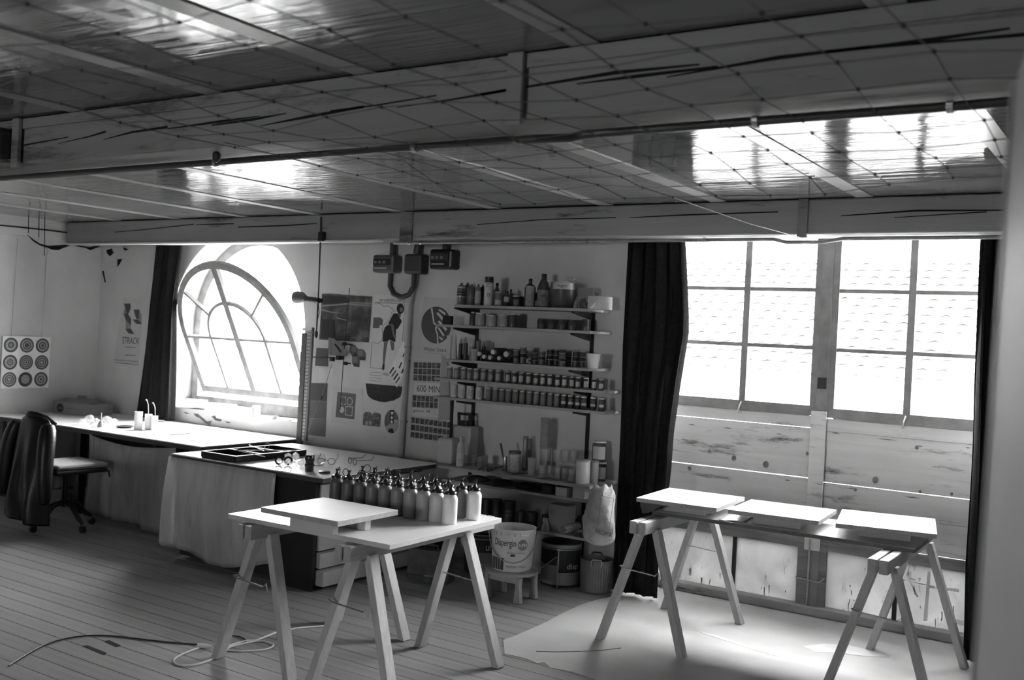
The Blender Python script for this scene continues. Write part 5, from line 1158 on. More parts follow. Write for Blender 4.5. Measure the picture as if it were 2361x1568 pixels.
vessel('paper_cup', 'pale tapered cup beside the glasses on the deep shelf', 'cup', qE(668), 5.77, SA, 165*.12755, 315*.12755, [(.80, 0), (1., .96), (1.03, 1), (.98, 1), (.76, .04), (.02, .04)], M('cup_pale', .36, .6), None, 20)
for lb, cx, Y, w, h in (('very tall stack of clear plastic cups at the left', 870, 5.90, 160, 1010), ('very tall stack of clear plastic cups at the right', 985, 5.98, 110, 960)):
    prof = [(.85, 0)]
    for k in range(26): prof += [(.86, .45+.021*k), (1., .456+.021*k)]
    vessel('cup_stack', lb, 'cups', qE(cx), Y, SA, w*.12755, h*.12755, prof+[(1, 1.)], film('cup_plastic', .6, .45, scale=3, rough=.1, bmp=.05), 'tall stacks of plastic cups', 18)
for k, (cx, Y) in enumerate(((850, 5.71), (1000, 5.76), (1130, 5.72), (1260, 5.75), (1390, 5.72))): tumbler(ORD[k]+' clear glass from the left in the lower layer of glasses', qE(cx), Y, SA, 175*.12755, 225*.12755)
for k, (cx, Y) in enumerate(((925, 5.74), (1130, 5.76), (1275, 5.77), (1430, 5.80))):
    t = tumbler(ORD[k]+' clear glass from the left stacked in the upper layer', qE(cx), Y, SA+.112, 170*.12755, 215*.12755)
for k, (cx, Y, w, h, tone) in enumerate(((1590, 5.72, 255, 430, .52), (1790, 5.80, 165, 400, .42))):
    vessel('white_pot', ('large white cylindrical pot at the front of the deep shelf', 'second white pot half hidden behind the large one')[k], 'pot', qE(cx), Y, SA, w*.12755, h*.12755, CYL, M('pot_white_%d' % k, tone, .5, .08, 12.), None, 26, (.93, 1.01, 1.03), M('pot_rim', .30, .5))
def preserving(label, px, Y, z, w, h): return vessel('preserving_jar', label, 'jar', px, Y, z, w, h, JAR, glass('jar_glass_dim', .55), 'labelled preserving jars', 20, (.92, 1., .95), LIDG, (.12, .75, 1.), M('jar_big_label', .50, .7, .08))
preserving('labelled glass jar standing at the right end of the deep shelf', qE(1925), 5.93, SA, 185*.12755, 340*.12755)
preserving('labelled glass jar balanced on the pot row at the right end', qE(1885), 5.95, SA+.345*0+340*.12755*mpp(spot(qE(1925), 5.93, SA))+.001, 260*.12755, 365*.12755)
# ---- lower shelves
for k, (cx, w, h) in enumerate(((1005, .085, .062), (1130, .088, .075))):
    carton('white_tray_box', ('white shallow box second from the right on the low shelf', 'white shallow box at the right end of the low shelf')[k], q5(cx), 5.74, SB_, w, .08, h-.006, 0, M('tray_white', .46, .6), cat='box')
vessel('dark_bowl', 'small dark round pot beside the white boxes on the low shelf', 'pot', q5(893), 5.76, SB_, 95*.3189, 62*.3189, CYL, M('bowl_dark', .035, .5), None, 18)
for k, (cx, w) in enumerate(((735, .15), (560, .15), (385, .15))):
    lump('rag_bundle', ORD[k]+' flat dark bundle of rags from the right on the low shelf', 'rag', q5(cx), 5.80, SB_, w, .14, .04, M('rag_black', .04, .95, .4, 20, .4), 11+k, 'rag bundles on the low shelf')
DT = 'dark paint tins on the lowest shelf'
for k, (cx, w, h, g) in enumerate(((440, 75, 140, .03), (510, 80, 150, .02), (600, 100, 150, .02), (690, 60, 95, .025), (770, 80, 100, .03))):
    t = vessel('dark_tin', ORD[k]+' dark tin from the left on the lowest shelf', 'tin', q5(cx), 5.78, SCz, w*.3189, h*.3189, CYL, M('darktin_%d' % int(g*1000), g, .4, .3, spec=.5), DT, 20, (.96, 1.02, 1.02), M('tin_lid_dim', .08, .4),
               text=(('olin', .52, .66, .7), ('rapid', .30, .46, .8)) if k == 2 else None, textm=M('tin_text', .4))
vessel('small_tin', 'small labelled tin between dark tins and tall carton', 'tin', q5(870), 5.80, SCz, 60*.3189, 95*.3189, CYL, M('darktin_30', .03), None, 16, None, None, (.3, .8, .8), M('jar_label_pale', .34))
vessel('funnel_bottle', 'pale cone-shaped bottle on the lowest shelf', 'bottle', q5(872), 5.72, SCz, 72*.3189, 90*.3189, [(1, 0), (.95, .3), (.4, .85), (.35, 1)], M('funnel_pale', .26, .5), None, 16)
t = carton('tall_carton', 'tall pale carton with printed side on the lowest shelf', q5(985), 5.79, SCz, .145, .10, .175, 0, M('carton_tall', .26, .75), (('IIII', 'f', .05, .3, .6, .8),), INKM)
for k, (cx, z, r) in enumerate(((1015, SCz, .032), (1110, SCz, .022), (1150, SCz, .020))):
    p = spot(q5(cx), 5.70, z)
    mb = MB(); pts = []
    for i in range(40):
        a = i/39*5*math.pi; rr = r*(1-.16*a/math.pi*.9); pts.append((p.x+rr*math.cos(a), z+r+.001+rr*math.sin(a)))
    for i in range(39): mb.add([(pts[i][0], 5.665, pts[i][1]), (pts[i+1][0], 5.665, pts[i+1][1]), (pts[i+1][0], 5.85, pts[i+1][1]), (pts[i][0], 5.85, pts[i][1])], [(0, 1, 2, 3)])
    o = mb.build('rolled_cloth', M('cloth_grey_%d' % k, (.30, .10, .08)[k], .9, .3, 20, .3), None, smooth=True, solid=.003)
    tag(o, ('pale rolled cloth at the front of the lowest shelf', 'first dark roll beside the pale rolled cloth', 'second dark roll beside the pale rolled cloth')[k], 'cloth')
lump('cloth_heap', 'heap of crumpled cloth behind the rolls on the lowest shelf', 'cloth', q5(1150), 5.96, SCz, .12, .09, .10, M('heap_grey', .14, .9, .3, 20, .3), 21)
# ================================================================== FLOOR THINGS
# stool with the paint bucket
st = thing('wooden_stool', 'low pale wooden stool with flared legs under the lettered bucket', 'stool', (-3.435, 5.375, 0))
ZS = .185
STW = wood('stool_wood', .36, .2, 'Z', .6, 4)
MB().lathe([(.15, 0), (.168, .004), (.168, .02), (.160, .024)], (-3.435, 5.375, ZS-.024), 28).build('seat', STW, st, smooth=True)
for k, (a, b) in enumerate(((-1, -1), (1, -1), (1, 1), (-1, 1))):
    x, y = -3.435+a*.115, 5.375+b*.09
    MB().prism([(x-.018, y-.018, ZS-.025), (x+.018, y-.018, ZS-.025), (x+.014, y-.018, .10), (x+.024, y-.018, .003), (x-.024, y-.018, .003), (x-.014, y-.018, .10)], (0, .036, 0)).build('leg', STW, st, bev=.002)
for b in (-1, 1): B_('apron', STW, st, (-3.435-.10, -3.435+.10, 5.375+b*.09-.008, 5.375+b*.09+.008, ZS-.065, ZS-.025))
def pail(name, label, c, r0, r1, h, mat, z=0., inner=None, wire=True, rimm=None, fa=None, hang=-1, ts=()):
    t = thing(name, label, 'bucket', (c[0], c[1], z+.0006)); b = Vector(t.location)
    MB().lathe([(r0*.96, 0), (r0, .006), (r1, h-.008), (r1*1.02, h-.004), (r1*1.02, h), (r1*.96, h), (r0*.95, .012), (.01, .012)], b, 36).build('body', mat, t, smooth=True)
    MB().lathe([(r1*.985, h-.034), (r1*1.012, h-.033), (r1*1.012, h-.028), (r1*.985, h-.027)], b, 36, cap=False).build('rim_bead', rimm or mat, t, smooth=True)
    f = face_ang(b)
    if wire:
        pts = []
        for k in range(17):
            a = math.pi*k/16; rr = r1*1.06
            u = Vector((-math.sin(f), math.cos(f), 0)); w_ = Vector((math.cos(f), math.sin(f), 0))
            pts.append(b+u*rr*math.cos(a)+w_*(rr*.99*math.sin(a))+Vector((0, 0, h-.035+hang*.62*h*math.sin(a))))
        MB().tube(pts, .0032, 6).build('wire_handle', GREYM, t)
        for sg in (0, 1): MB().tube([pts[0 if sg else -1]+Vector((0, 0, -.012)), pts[0 if sg else -1]+Vector((0, 0, .012))], .007, 8).build('ear', GREYM, t)
    return t, b, f
PB = M('pail_white', .62, .45, .10, 14.)
t, b, f = pail('lettered_bucket', 'white metal bucket lettered Dispergin standing on the stool', (-3.435, 5.375), .122, .142, .262, PB, ZS, ts=())
def ptext(t, b, f, s, u, w, z0, z1, r, mat=INK, bold=0.): return text_cyl(s, b, r, f+u, w, z0, z1, mat, t, bold=bold)
ptext(t, b, f, 'Dispergin', -.38, 1.05, .150, .205, .1375)
MB().add([b+Vector((math.cos(f+.46+.235*math.cos(k*math.pi/14))*.1415, math.sin(f+.46+.235*math.cos(k*math.pi/14))*.1415, .173+.034*math.sin(k*math.pi/14))) for k in range(28)], [tuple(range(28))]).build('emblem', M('emblem_grey', .16, .5), t); ptext(t, b, f, 'SUPER', .46, .40, .165, .181, .1425, M('emblem_white', .7))
ptext(t, b, f, "POUR L'INTERIEUR", .18, .85, .118, .127, .1345)
ptext(t, b, f, 'SUPER FINA', .22, 1.0, .028, .044, .127, INKM)
MB().arc(b, .1285, f-1.25, f-.42, .012, .085, 12, .0012).build('dark_picture', M('picture_dark', .05, .6), t)
MB().arc(b, .134, f-.08, f+.12, .10, .115, 6, .0014).build('dark_picture', M('picture_dark', .05), t)
for k in range(5): MB().arc(b, .1305, f-1.15+k*.14, f-1.13+k*.14, .012, .10+.01*k, 2, .0020).build('white_line', M('emblem_white', .7), t)
for k in range(10):
    a = f+random.uniform(-1.2, 1.3); MB().arc(b, .139, a, a+random.uniform(.02, .05), .225, .25-random.uniform(0, .015), 2, .002).build('paint_drip', INKM, t)
# large can lettered dis
t, b, f = pail('paint_drum', 'large dark and pale paint drum lettered dis beside the bin', (-3.385, 5.905), .132, .134, .285, M('drum_pale', .27, .5, .08), 0, wire=False, rimm=M('drum_rim', .4, .4))
MB().arc(b, .1335, f-1.5, f+1.5, .15, .262, 24, .0012).build('dark_band', M('drum_dark', .025, .5), t); MB().arc(b, .1335, f-.12, f+1.5, .105, .15, 16, .0012).build('dark_band', M('drum_dark', .025), t)
MB().arc(b, .1330, f-1.5, f+1.5, .006, .022, 24, .0012).build('dark_band', M('drum_dark', .025), t)
ptext(t, b, f, 'disp', .62, .62, .118, .165, .1365, M('drum_text', .6))
MB().arc(b, .1345, f-.16, f-.10, .0, .262, 3, .0022).build('seam', M('drum_rim', .4), t)
for u in (-.22, -.13, -.02): p = b+Vector((math.cos(f+u), math.sin(f+u), 0))*.137+Vector((0, 0, .255)); MB().lathe([(.003, -.006), (.008, -.004), (.008, .004), (.003, .006)], p, 10).build('clasp', STEEL, t)
MB().lathe([(.131, .286), (.131, .289), (.12, .290)], b, 32).build('lid', M('drum_lid', .05, .5), t, smooth=True)
MB().tube([b+Vector((math.cos(f-.2)*.14, math.sin(f-.2)*.14, .21)), b+Vector((math.cos(f-.9)*.17, math.sin(f-.9)*.17, .12))], .003, 6).build('lever', GREYM, t)
# drum behind the trestle
t, b, f = pail('paint_drum', 'dark paint drum half hidden behind the bottle table legs', (-3.98, 5.86), .135, .14, .27, M('drum_grey', .20, .5, .1), 0, rimm=M('drum_rim', .4))
MB().arc(b, .139, f-1.5, f+1.5, .15, .262, 24, .0012).build('dark_band', M('drum_dark', .025), t); ptext(t, b, f, 'un', .25, .32, .165, .20, .1405, M('drum_text', .6))
# fluted bin with two handles
t = thing('waste_bin', 'grey fluted waste bin with two handles beside the curtain', 'bin', (-3.125, 5.92, .0006)); b = Vector(t.location)
mb = MB(); n = 72; prof = [(.092, 0), (.096, .004), (.107, .208), (.107, .212), (.101, .212), (.091, .01)]
for r, z in prof:
    for k in range(n):
        a = 2*math.pi*k/n; rr = r+(.0016 if k % 2 else 0)*(1 if r > .095 else 0); mb.v.append(b+Vector((rr*math.cos(a), rr*math.sin(a), z)))
for i in range(len(prof)-1):
    for k in range(n): mb.f.append((i*n+k, i*n+(k+1) % n, (i+1)*n+(k+1) % n, (i+1)*n+k))
mb.f.append(tuple(range(n))[::-1]); mb.build('body', M('bin_grey', .17, .5, .2, spec=.4, metal=.2), t)
f = face_ang(b)
for sg, mt in ((0, M('handle_pale', .36, .4)), (math.pi, M('handle_dark', .05, .4))):
    w_ = Vector((math.cos(f+sg), math.sin(f+sg), 0)); u = Vector((-w_.y, w_.x, 0)); c = b+w_*.108+Vector((0, 0, .2))
    MB().tube([c-u*.032+Vector((0, 0, -.02)), c-u*.034+w_*.012+Vector((0, 0, .012)), c-u*.026+w_*.014+Vector((0, 0, .024)), c+u*.026+w_*.014+Vector((0, 0, .024)), c+u*.034+w_*.012+Vector((0, 0, .012)), c+u*.032+Vector((0, 0, -.02))], .0055, 8).build('handle', mt, t, smooth=True)
# leather satchel on the floor
t = thing('satchel', 'worn dark satchel standing on the floor below the plan chest', 'bag', (-4.06, 5.36, .0006), math.radians(14))
SAT = M('satchel_leather', .07, .6, .3, 12, .3, .3); SATF = M('satchel_flap', .09, .7, .3, 14, .3)
MB().box(-.15, .15, -.06, .07, 0, .20).build('body', SAT, t, local=True, bev=.02)
MB().prism([(-.135, -.064, .05), (.125, -.085, .04), (.13, -.07, .215), (-.13, -.06, .215)], (0, -.012, 0)).build('flap', SATF, t, local=True, bev=.004)
MB().prism([(-.12, -.07, 0), (.10, -.10, 0), (.13, -.085, .045), (-.12, -.075, .045)], (0, -.01, 0)).build('pocket', SATF, t, local=True)
MB().bar((.0, -.105, .055), (.09, -.105, .062), .006, .008).build('buckle', STEEL, t, local=True)
MB().tube([(-.05, 0, .2), (-.045, 0, .235), (.045, 0, .235), (.05, 0, .2)], .007, 8).build('handle', SAT, t, local=True)
carton('dark_case', 'black case standing behind the satchel', 992, 5.74, 0, .15, .12, .27, 0, M('case_black', .015, .6), cat='case')
# plaster bag hanging at the shelf end
BAGM = M('bag_paper', .42, .55, .3, 16, .5)
t = thing('paper_sack', 'crumpled printed sack hanging from the end of the deep shelf', 'sack', (-2.955, 5.60, .375))
mb = MB(); nz, nr = 16, 24; rg = random.Random(5)
for j in range(nz+1):
    v = j/nz; z = .375+v*.375
    hw = .092+.012*math.sin(v*6); hd = .062+.02*math.sin(math.pi*v)
    if j == 0: hw *= .55; hd *= .4
    if j == 1: hw *= .92; hd *= .85
    if v > .85: hw *= 1-(v-.85)*2.2; hd *= 1-(v-.85)*3.5
    for k in range(nr):
        a = 2*math.pi*k/nr; cr = 1+.07*math.sin(3*a+v*7)+.05*math.sin(7*a-v*11)+rg.uniform(-.03, .03)
        mb.v.append(Vector((-2.955+hw*math.cos(a)*cr+.012*v, 5.60+hd*math.sin(a)*cr, z+.01*math.sin(5*a)*v)))
for j in range(nz):
    for k in range(nr): mb.f.append((j*nr+k, j*nr+(k+1) % nr, (j+1)*nr+(k+1) % nr, (j+1)*nr+k))
mb.f.append(tuple(range(nr))[::-1]); mb.build('sack', BAGM, t, smooth=True, solid=.001)
for s_, q in (('AROMA', ((1372, 1229), (1410, 1240), (1411, 1228), (1372, 1218))),): text_quad(s_, [yy(a, c, 5.523) for a, c in q], INKM, t)
wl_ = [(1386, 1143), (1378, 1218), (1404, 1224), (1415, 1150)]
MB().tube([yy(a, c, 5.524) for a, c in wl_+wl_[:1]], .0012, 4).build('printed_line', INKM, t)
MB().tube([(-2.955, 5.63, .74), (-3.03, 5.68, .735)], .004, 6).build('string', M('string_grey', .2), t)
# cable with plug and loops on the floor; thin flex on the sheet; string under the table
t = thing('extension_cable', 'long cable looped on the floor beneath the bottle table', 'cable', tuple(zz(470, 1489)))
def floorline(px, r, n=10):
    P_ = [zz(a, b, r) for a, b in px]; out = []
    for i in range(len(P_)-1):
        p0, p1, p2, p3 = P_[max(i-1, 0)], P_[i], P_[i+1], P_[min(i+2, len(P_)-1)]
        for k in range(6):
            u = k/6; out.append(.5*((2*p1)+(p2-p0)*u+(2*p0-5*p1+4*p2-p3)*u*u+(3*p1-p0-3*p2+p3)*u**3))
    return out+[P_[-1]]
MB().tube(floorline([(20, 1535), (60, 1510), (105, 1486), (150, 1473), (200, 1466), (250, 1466), (310, 1472), (380, 1480), (465, 1487)], .004), .004, 6).build('dark_cable', WIRE, t, smooth=True)
CABL = M('cable_pale', .75, .5)
MB().tube(floorline([(474, 1489), (440, 1500), (408, 1515), (401, 1525), (412, 1533), (440, 1534), (470, 1527), (500, 1515), (522, 1500), (530, 1492), (560, 1484), (600, 1478), (625, 1483), (630, 1489), (610, 1498), (570, 1501), (530, 1500), (520, 1497), (530, 1488), (565, 1478), (590, 1476), (615, 1467), (645, 1456), (690, 1448), (755, 1443)], .0046), .0045, 6).build('pale_cable', CABL, t, smooth=True)
MB().tube(floorline([(534, 1466), (552, 1468), (564, 1474), (566, 1480), (556, 1484)], .0035), .0035, 6).build('dark_cable', WIRE, t, smooth=True)
p = zz(472, 1489, .012); MB().tube([p+Vector((-.03, -.02, 0)), p+Vector((-.005, -.005, 0)), p+Vector((.03, .02, 0))], [.010, .012, .006], 10).build('plug', CABL, t, smooth=True)
o = MB().tube(floorline([(1236, 1502), (1280, 1503), (1340, 1502), (1390, 1499), (1432, 1494)], .0038), .0016, 5).build('thin_flex', WIRE, None); tag(o, 'thin dark flex lying on the pale floor sheet', 'cord')
o = MB().tube([yy(a, b, 3.5) for a, b in ((808, 1268), (809, 1290), (807, 1312), (806, 1332))], .0022, 5).build('hanging_string', M('string_white', .7, .8), None); o.location.y = 0; tag(o, 'white string hanging under the bottle table', 'string')
# ================================================================== CHAIR WITH LEATHER JACKET
CR = math.radians(-2); CC_ = Vector((-7.06, 4.66, 0))
ch = thing('swivel_chair', 'dark swivel office chair on castors before the long desk', 'chair', tuple(CC_), CR)
CH = M('chair_black', .015, .3, spec=.5)
for k in range(4):
    a = math.radians(90*k)-CR; d = Vector((math.cos(a), math.sin(a), 0))
    l = MB().tube([Vector((0, 0, .20))+d*.03, Vector((0, 0, .185))+d*.10, Vector((0, 0, .10))+d*.19, Vector((0, 0, .072))+d*.235], [.024, .023, .018, .015], 10).build('leg', CH, ch, smooth=True, local=True)
    u = Vector((-d.y, d.x, 0))
    MB().tube([Vector((0, 0, .028))+d*.245-u*.012, Vector((0, 0, .028))+d*.245+u*.012], .0275, 14).build('castor', BLACK, l, local=True)
MB().tube([(0, 0, .17), (0, 0, .44)], .022, 12).build('column', CH, ch, smooth=True, local=True)
MB().box(-.215, .215, -.20, .22, .44, .475).build('seat_pan', CH, ch, local=True, bev=.012)
MB().box(-.205, .205, -.19, .23, .476, .515).build('seat_cushion', M('seat_cloth', .30, .9, .1, 30, .2), ch, local=True, bev=.018)
MB().box(-.16, .16, -.265, -.235, .60, .85).build('backrest', CH, ch, local=True, bev=.02)
MB().tube([(0, -.10, .45), (0, -.24, .47), (0, -.252, .65)], .012, 8).build('back_stem', CH, ch, smooth=True, local=True)
MB().tube([(.17, .22, .45), (.20, .235, .445), (.205, .24, .40)], .008, 6).build('lever', CH, ch, local=True)
jk = thing('leather_jacket', 'black leather jacket hung over the back of the swivel chair', 'jacket', tuple(CC_), CR)
LEA = M('black_leather', .007, .34, .3, 12, .18, .35)
secs = [(.880, .07, .022, 0), (.868, .13, .040, 0), (.845, .175, .052, 0), (.79, .195, .062, 0), (.70, .20, .068, -.005), (.58, .205, .078, -.01), (.46, .215, .088, -.012), (.34, .225, .096, -.016), (.22, .235, .104, -.02), (.12, .24, .104, -.02)]
mb = MB(); nr = 48
for j, (z, hw, hd, oy) in enumerate(secs):
    for k in range(nr):
        a = 2*math.pi*k/nr; fo = min(1.1, (1-(z-.12)/.76)*1.25)
        cr = 1+fo*(.30*abs(math.sin(2.5*a+.4+z*.8))-.15+.16*math.sin(7*a+z*5)+.08*math.sin(11*a-z*7))
        mb.v.append(Vector((hw*math.cos(a)*(1+.03*fo*math.sin(7*a)), -.25+oy+hd*math.sin(a)*cr*(1.25 if math.sin(a) < 0 else .55), z-.035*fo*max(0, math.cos(a)))))
for j in range(len(secs)-1):
    for k in range(nr): mb.f.append((j*nr+k, j*nr+(k+1) % nr, (j+1)*nr+(k+1) % nr, (j+1)*nr+k))
mb.f.append(tuple(range(nr))); mb.build('body', LEA, jk, smooth=True, local=True, solid=.004, sub=1)
for sg in (-1, 1):
    MB().tube([(sg*.19, -.27, .835), (sg*.235, -.30, .74), (sg*.255, -.325, .56), (sg*.27, -.33, .38), (sg*(.285 if sg < 0 else .262), -.315, .235)], [.055, .066, .062, .056, .052], 14).build('sleeve', LEA, jk, smooth=True, local=True, sub=1)
MB().tube([(-.10, -.24, .868), (-.06, -.285, .885), (.0, -.30, .888), (.06, -.285, .885), (.11, -.24, .866), (.17, -.20, .82)], [.016, .022, .024, .022, .018, .012], 10).build('collar', LEA, jk, smooth=True, local=True)
MB().box(-.035, .035, -.29, -.275, .868, .884).build('neck_tag', M('jacket_lining', .3, .8), jk, local=True)
# under the desk, far left
t = thing('low_bench', 'black low bench under the left end of the desk', 'bench', (-8.5, 5.12, 0)); B_('top', DARK, t, (-8.55, -8.25, 5.0, 5.3, .20, .30), bev=.01)
for x in (-8.5, -8.33): B_('leg', DARK, t, (x-.03, x+.03, 5.1, 5.2, 0, .2))
carton('pale_crate', 'small pale box on the floor under the desk', 85, 5.2, 0, .16, .1, .12, 0, M('crate_pale', .3, .8), cat='box').location = (-8.08, 5.2, .0005)
# ================================================================== THINGS ON THE DESK AND SILL
p0, p1 = zz(62, 955, ZT), zz(182, 955, ZT)
t = thing('cardboard_box', 'long cardboard box with a round logo on the desk', 'box', (-8.45, 5.72, ZT+.0006), math.radians(12))
MB().box(-.22, .22, -.14, .14, 0, .105).build('carton', CARD, t, local=True, bev=.003)
MB().prism([(-.22, -.14, .105), (.22, -.14, .105), (.2, -.02, .135), (-.2, -.02, .135)], (0, 0, .003)).build('flap', CARD, t, local=True)
MB().prism([(-.10, .0, .108), (.02, .0, .108), (.01, .03, .165), (-.09, .03, .165)], (0, .003, 0)).build('flap', CARD, t, local=True)
n = 24; MB().add([(-.13+.042*math.cos(2*math.pi*k/n), -.1412, .052+.042*math.sin(2*math.pi*k/n)) for k in range(n)], [tuple(range(n))]).build('logo', INK, t, local=True)
MB().box(-.158, -.102, -.1424, -.1415, .047, .056).build('logo_bar', M('logo_text', .12), t, local=True)
for k in range(5): MB().box(-.06+.042*k, -.06+.042*k+.033, -.1412, -.1403, .050, .057).build('print_dash', INKM, t, local=True)
MB().add([(-.2206, -.12, .02), (-.2206, .12, .02), (-.2206, .12, .085), (-.2206, -.12, .085)], [(0, 1, 2, 3)]).build('label', M('box_label', .4), t, local=True)
CEL = film('cellophane', .75, .45, scale=9, rough=.06, bmp=.7)
def shard(name, label, px, py, z, r, mat, seed, group, cat, flat=.8, sub=1):
    rg = random.Random(seed); bm = bmesh.new(); bmesh.ops.create_icosphere(bm, subdivisions=sub, radius=1.)
    for v in bm.verts: v.co = Vector((v.co.x*rg.uniform(.75, 1.1), v.co.y*rg.uniform(.75, 1.1), v.co.z*flat*rg.uniform(.8, 1.1)))*r
    zm = min(v.co.z for v in bm.verts)
    for v in bm.verts: v.co.z -= zm
    me = bpy.data.meshes.new(name); bm.to_mesh(me); bm.free(); me.materials.append(mat)
    o = link(bpy.data.objects.new(name, me)); p = zz(px, py, z); o.location = (p.x, p.y, z+.0004); o.rotation_euler.z = seed
    return tag(o, label, cat, group)
for k, (a, b, r) in enumerate(((190, 980, .035), (206, 974, .045), (222, 979, .035), (246, 975, .04), (262, 980, .035), (215, 985, .03))):
    shard('cellophane_scrap', ORD[k]+' crumpled scrap of clear film in the cluster on the desk', a, b, ZT, r, CEL, k+1, 'clear film scraps on the desk', 'film scrap', .8, 2)
crumple('crumpled_sheet', 'crumpled tissue lying behind the film scraps on the desk', ((228, 972), (262, 974), (262, 965), (232, 962)), ZT, .035, M('tissue', .35, .8), seed=5)
p = zz(232, 985, ZT); t = thing('hand_bell', 'small brass hand bell among the film scraps', 'bell', (p.x, p.y, ZT+.0005))
MB().lathe([(.030, 0), (.028, .008), (.021, .03), (.013, .048), (.006, .052)], t.location, 18).build('bell', M('brass', .45, .3, metal=.6), t, smooth=True); MB().lathe([(.006, .052), (.007, .08), (.004, .1), (.007, .112), (.003, .118)], t.location, 12).build('handle', M('bell_handle', .2, .4), t, smooth=True)
WT = M('tube_white', .72, .5, .03)
for k, (a, b, w, h) in enumerate(((318, 991, 18.5, 42), (341, 991, 16, 36), (354, 992, 17, 33))):
    p = zz(a, b, ZT); s = mpp(p); t = thing('white_tube', ('tallest white cardboard tube standing on the desk', 'middle white tube holding a bent tool', 'right white tube holding a bent tool')[k], 'tube', (p.x, p.y, ZT+.0005), group='white tubes on the desk')
    r, hh = w*s/2, h*s; MB().lathe([(r, 0), (r, hh), (r*.93, hh), (r*.93, .004), (.002, .004)], t.location, 22).build('tube', WT, t, smooth=True)
    if k:
        tool = thing('bent_tool', ('bent metal tool in the middle white tube', 'bent metal tool in the right white tube')[k-1], 'tool', (p.x, p.y, ZT+.006))
        b_ = Vector(tool.location); x = -.0 if k == 1 else .014
        MB().tube([b_+Vector((x, 0, .0)), b_+Vector((x-.004, 0, hh*1.1)), b_+Vector((x-.012, 0, hh*1.55)), b_+Vector((x-.03, 0, hh*1.8))], [.003, .003, .0035, .0035], 6).build('rod', M('tool_grey', .35, .4), tool, smooth=True)
        MB().tube([b_+Vector((x-.03, 0, hh*1.8)), b_+Vector((x-.042, 0, hh*1.86))], .006, 6).build('tip', M('tool_tip', .5, .5), tool)
p = zz(288, 986, ZT); t = thing('shallow_dish', 'dark shallow dish beside the white tubes', 'dish', (p.x, p.y, ZT+.0005)); MB().lathe([(.05, 0), (.075, .012), (.072, .014), (.048, .004), (.002, .004)], t.location, 24).build('dish', M('dish_dark', .06, .3), t, smooth=True)
def flat(name, label, cat, px, z, mat, th=.0008): return tag(MB().prism([zz(a, b, z+.0006) for a, b in px], (0, 0, th)).build(name, mat), label, cat)
flat('paper_sheet', 'large white paper sheet lying on the desk', 'paper', ((292, 999), (372, 988), (440, 998), (345, 1006)), ZT, M('sheet_white', .8, .6))
flat('dark_pencil', 'dark pencil lying on the desk near the paper', 'pencil', ((392, 1003), (436, 999), (437, 1000), (393, 1004)), ZT, INK, .004)
flat('set_square', 'clear drawing triangle lying on the desk', 'set square', ((420, 1016), (452, 1010), (474, 1018)), ZT, M('triangle_grey', .3, .3), .002)
p = zz(496, 1013, ZT); t = thing('glass_ashtray', 'heavy clear glass ashtray on the desk by the window', 'ashtray', (p.x, p.y, ZT+.0005)); MB().lathe([(.055, 0), (.06, .004), (.062, .04), (.05, .04), (.042, .012), (.002, .01)], t.location, 20).build('bowl', film('thick_glass', .5, .6, rough=.03, bmp=.1), t, smooth=True)
# window sill
SZ = ASILL
o = MB().tube([(-7.45, 6.05, SZ+.034), (-6.95, 6.22, SZ+.034)], .033, 18).build('paper_roll', M('roll_white', .75, .6), None, smooth=True); tag(o, 'white paper roll lying across the window sill', 'paper roll')
t = thing('sill_carton', 'small opened white carton at the left end of the window sill', 'box', (-7.42, 6.16, SZ+.0006), math.radians(20)); MB().box(-.10, .10, -.04, .04, 0, .075).build('carton', M('carton_sill', .6, .7), t, local=True); MB().prism([(-.101, -.04, .01), (-.101, .04, .01), (-.16, .045, .05), (-.16, -.035, .05)], (0, 0, .002)).build('flap', M('carton_sill', .6), t, local=True)
a, b = yy(478, 942, 5.99), yy(588, 956, 5.99); t = thing('long_carton', 'long white carton at the front of the window sill', 'box', ((a.x+b.x)/2, 5.99, SZ+.0006)); MB().box(a.x, b.x, 5.955, 6.025, SZ+.0006, SZ+.075).build('carton', M('carton_long', .66, .7), t, bev=.002); MB().box(b.x-.02, b.x+.03, 5.97, 6.02, SZ+.0006, SZ+.10).build('end_piece', M('carton_long', .66), t)
p = yy(633, 952, 6.02); t = thing('small_cup', 'tiny pale cup on the right part of the window sill', 'cup', (p.x, 6.02, SZ+.0006)); MB().lathe([(.02, 0), (.03, .03), (.027, .03), (.018, .004), (.002, .004)], t.location, 18).build('cup', M('cup_small', .4, .5), t, smooth=True)
flat('thin_rod', 'thin dark rod lying on the right of the window sill', 'rod', ((645, 958), (676, 960), (676, 962), (645, 960)), SZ, INK, .005)
# ================================================================== THINGS ON THE PLAN CHEST
TX0, TX1, TY0, TY1 = -5.46, -5.13, 4.605, 5.245
t = thing('divided_tray', 'black divided tray with pale rims on the plan chest', 'tray', ((TX0+TX1)/2, (TY0+TY1)/2, ZT+.0006))
zb = ZT+.0006; BK = M('tray_black', .012, .5); RIM = M('tray_rim', .8, .5)
B_('base', BK, t, (TX0, TX1, TY0, TY1, zb, zb+.006))
ys = [TY0, TY0+(TY1-TY0)*.36, TY0+(TY1-TY0)*.68, TY1]
for x in (TX0, TX1): B_('wall', BK, t, (x-.008, x+.008, TY0, TY1, zb+.006, zb+.042)); B_('rim', RIM, t, (x-.0082, x+.0082, TY0-.008, TY1+.008, zb+.042, zb+.0445))
for y in ys: B_('wall', BK, t, (TX0+.008, TX1-.008, y-.008, y+.008, zb+.006, zb+.042)); B_('rim', RIM, t, (TX0+.0082, TX1-.0082, y-.0075, y+.0075, zb+.042, zb+.0445))
